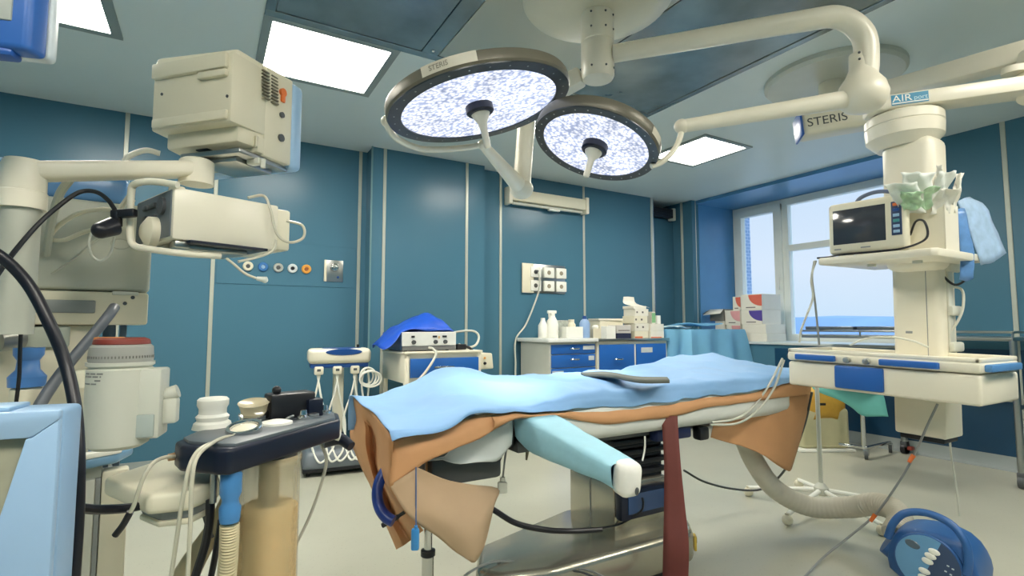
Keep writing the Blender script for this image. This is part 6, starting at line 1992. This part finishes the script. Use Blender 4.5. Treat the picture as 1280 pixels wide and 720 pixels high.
tag(bg_.build('breathing_bag', mat('tan_rubber', (178, 164, 130), 0.5)), 'tan tapering rubber bag hanging slanted behind the black hoses', 'breathing bag')
cord('tubing', [at(400, 552, 1.74), at(408, 575, 1.75), at(400, 610, 1.76), at(385, 650, 1.76), at(365, 690, 1.74), at(345, 730, 1.70)], 0.0055, mat('milky_tube', (204, 202, 190), 0.3, alpha=0.8), 'milky thin tube dropping from the spout to the floor by the canister', 'tube')

# ---- big hoses and the blue-framed screen close to the viewer
cord('hose', [at(-40, 300, 0.86), at(0, 320, 0.88), at(35, 355, 0.90), at(62, 405, 0.90), at(82, 455, 0.90), at(94, 510, 0.88), at(98, 570, 0.86), at(97, 640, 0.85), at(92, 720, 0.84), at(88, 780, 0.84)], 0.0095, blackrub, 'thick black hose sweeping down close to the viewer at the left', 'hose', seg=14, n=12)
cord('hose', [at(143, 384, 1.62), at(136, 394, 1.58), at(115, 420, 1.54), at(92, 447, 1.5), at(70, 475, 1.46), at(50, 506, 1.42), at(40, 530, 1.4)], 0.0145, mat('grey_hose', (96, 102, 110), 0.4), 'thick grey hose slanting down from the machine drawer panel', 'hose', seg=14)

BS = at(80, 511, 0.74)
SM_ = fx(BS, 0.93, 0.36)
bs = thing('blue_framed_screen', 'light blue framed tilting screen very close at the bottom left', 'screen', SM_)
W_, H_ = 0.34, 0.33
sf = MB()
sf.prism([(-W_, 0.0), (0.0, 0.0), (0.0, 0.07), (-W_, 0.07)], -H_, 0.0, SM_, 0.008, 3)
q = sf.build('frame', mat('frame_light_blue', (146, 180, 214), 0.35, var=0.03), bs, w=True)
fr2 = MB()
BX = SM_ @ Matrix.Rotation(PI / 2, 4, 'X')          # bezel pieces drawn in the face of the frame
for q_ in ([(-W_, 0), (0, 0), (0, -0.012), (-0.03, -0.036), (-W_, -0.036)], [(0, -0.012), (0, -H_), (-0.062, -H_), (-0.072, -0.20), (-0.036, -0.036), (-0.03, -0.036)],
           [(-W_, -H_), (-0.062, -H_), (-0.068, -0.225), (-0.12, -0.24), (-W_, -0.25)], [(-W_, -0.036), (-W_ + 0.035, -0.036), (-W_ + 0.035, -0.25), (-W_, -0.25)]):
    fr2.prism(q_, 0.0, 0.014, BX, 0.003)
fr2.build('bezel', mat('bezel_light_blue', (158, 190, 222), 0.35, var=0.03), bs, w=True)
MB().span((-W_ + 0.03, -0.002, -0.26), (-0.034, 0.001, -0.03), SM_).build('screen_panel', mat('dull_panel', (150, 148, 128), 0.25, var=0.35, scale=7), bs, w=True)
MB().span((-W_, 0.0, -0.001), (-0.06, 0.06, 0.006), SM_, 0.003).build('top_lip', skyblue, bs, w=True)
MB().cyl(SM_ @ Vector((-0.2, 0.035, -H_ - 0.55)), SM_ @ Vector((-0.2, 0.035, -H_)), 0.03, seg=20).build('support_post', greywhite, bs, w=True)
pb = SM_ @ Vector((-0.2, 0.035, 0))
MB().lathe([(0.18, 0.0), (0.18, 0.02), (0.03, 0.06), (0.028, 0.4)], Matrix.Translation((pb.x, pb.y, 0)), 28).build('foot', greywhite, bs, w=True)

# ---- blue and white display hanging in at the top left
TO = at(34, 62, 1.10)
TM_ = fx(TO, 0.97, 0.25)
td = thing('hanging_display', 'blue and white display casing hanging in at the top left corner', 'display', TM_)
MB().prism([(-0.40, 0.0), (0.0, 0.0), (0.012, 0.05), (-0.40, 0.05)], 0.0, 0.30, TM_, 0.012, 4).build('casing', mat('casing_blue', (48, 104, 184), 0.35), td, w=True)
MB().prism([(-0.39, 0.05), (0.016, 0.05), (0.012, 0.085), (-0.39, 0.085)], 0.006, 0.30, TM_, 0.012, 4).build('bezel', mat('bezel_white', (214, 224, 230), 0.35), td, w=True)
MB().span((-0.40, -0.004, 0.058), (-0.03, 0.004, 0.26), TM_, 0.003).build('rear_panel', mat('rear_grey', (176, 182, 176), 0.4), td, w=True)
MB().span((-0.30, 0.005, -0.014), (-0.03, 0.045, 0.005), TM_, 0.008).build('lower_grip', mat('grip_blue', (40, 92, 172), 0.4), td, w=True)
MB().cyl(TM_ @ Vector((-0.2, 0.04, 0.29)), Vector(TM_ @ Vector((-0.2, 0.04, 0))).xy.to_3d() + Vector((0, 0, CEIL)), 0.03, seg=20).build('hanger_pole', warmwhite, td, w=True)
# ================================================================== view settings
vs_ = SC.view_settings
vs_.view_transform = 'Standard'
vs_.look = 'None'
vs_.gamma = 1.0
vs_.use_curve_mapping = False
vs_.exposure = EXPO
SC.cycles.max_bounces = 8
SC.cycles.transparent_max_bounces = 16
SC.cycles.sample_clamp_indirect = 6.0
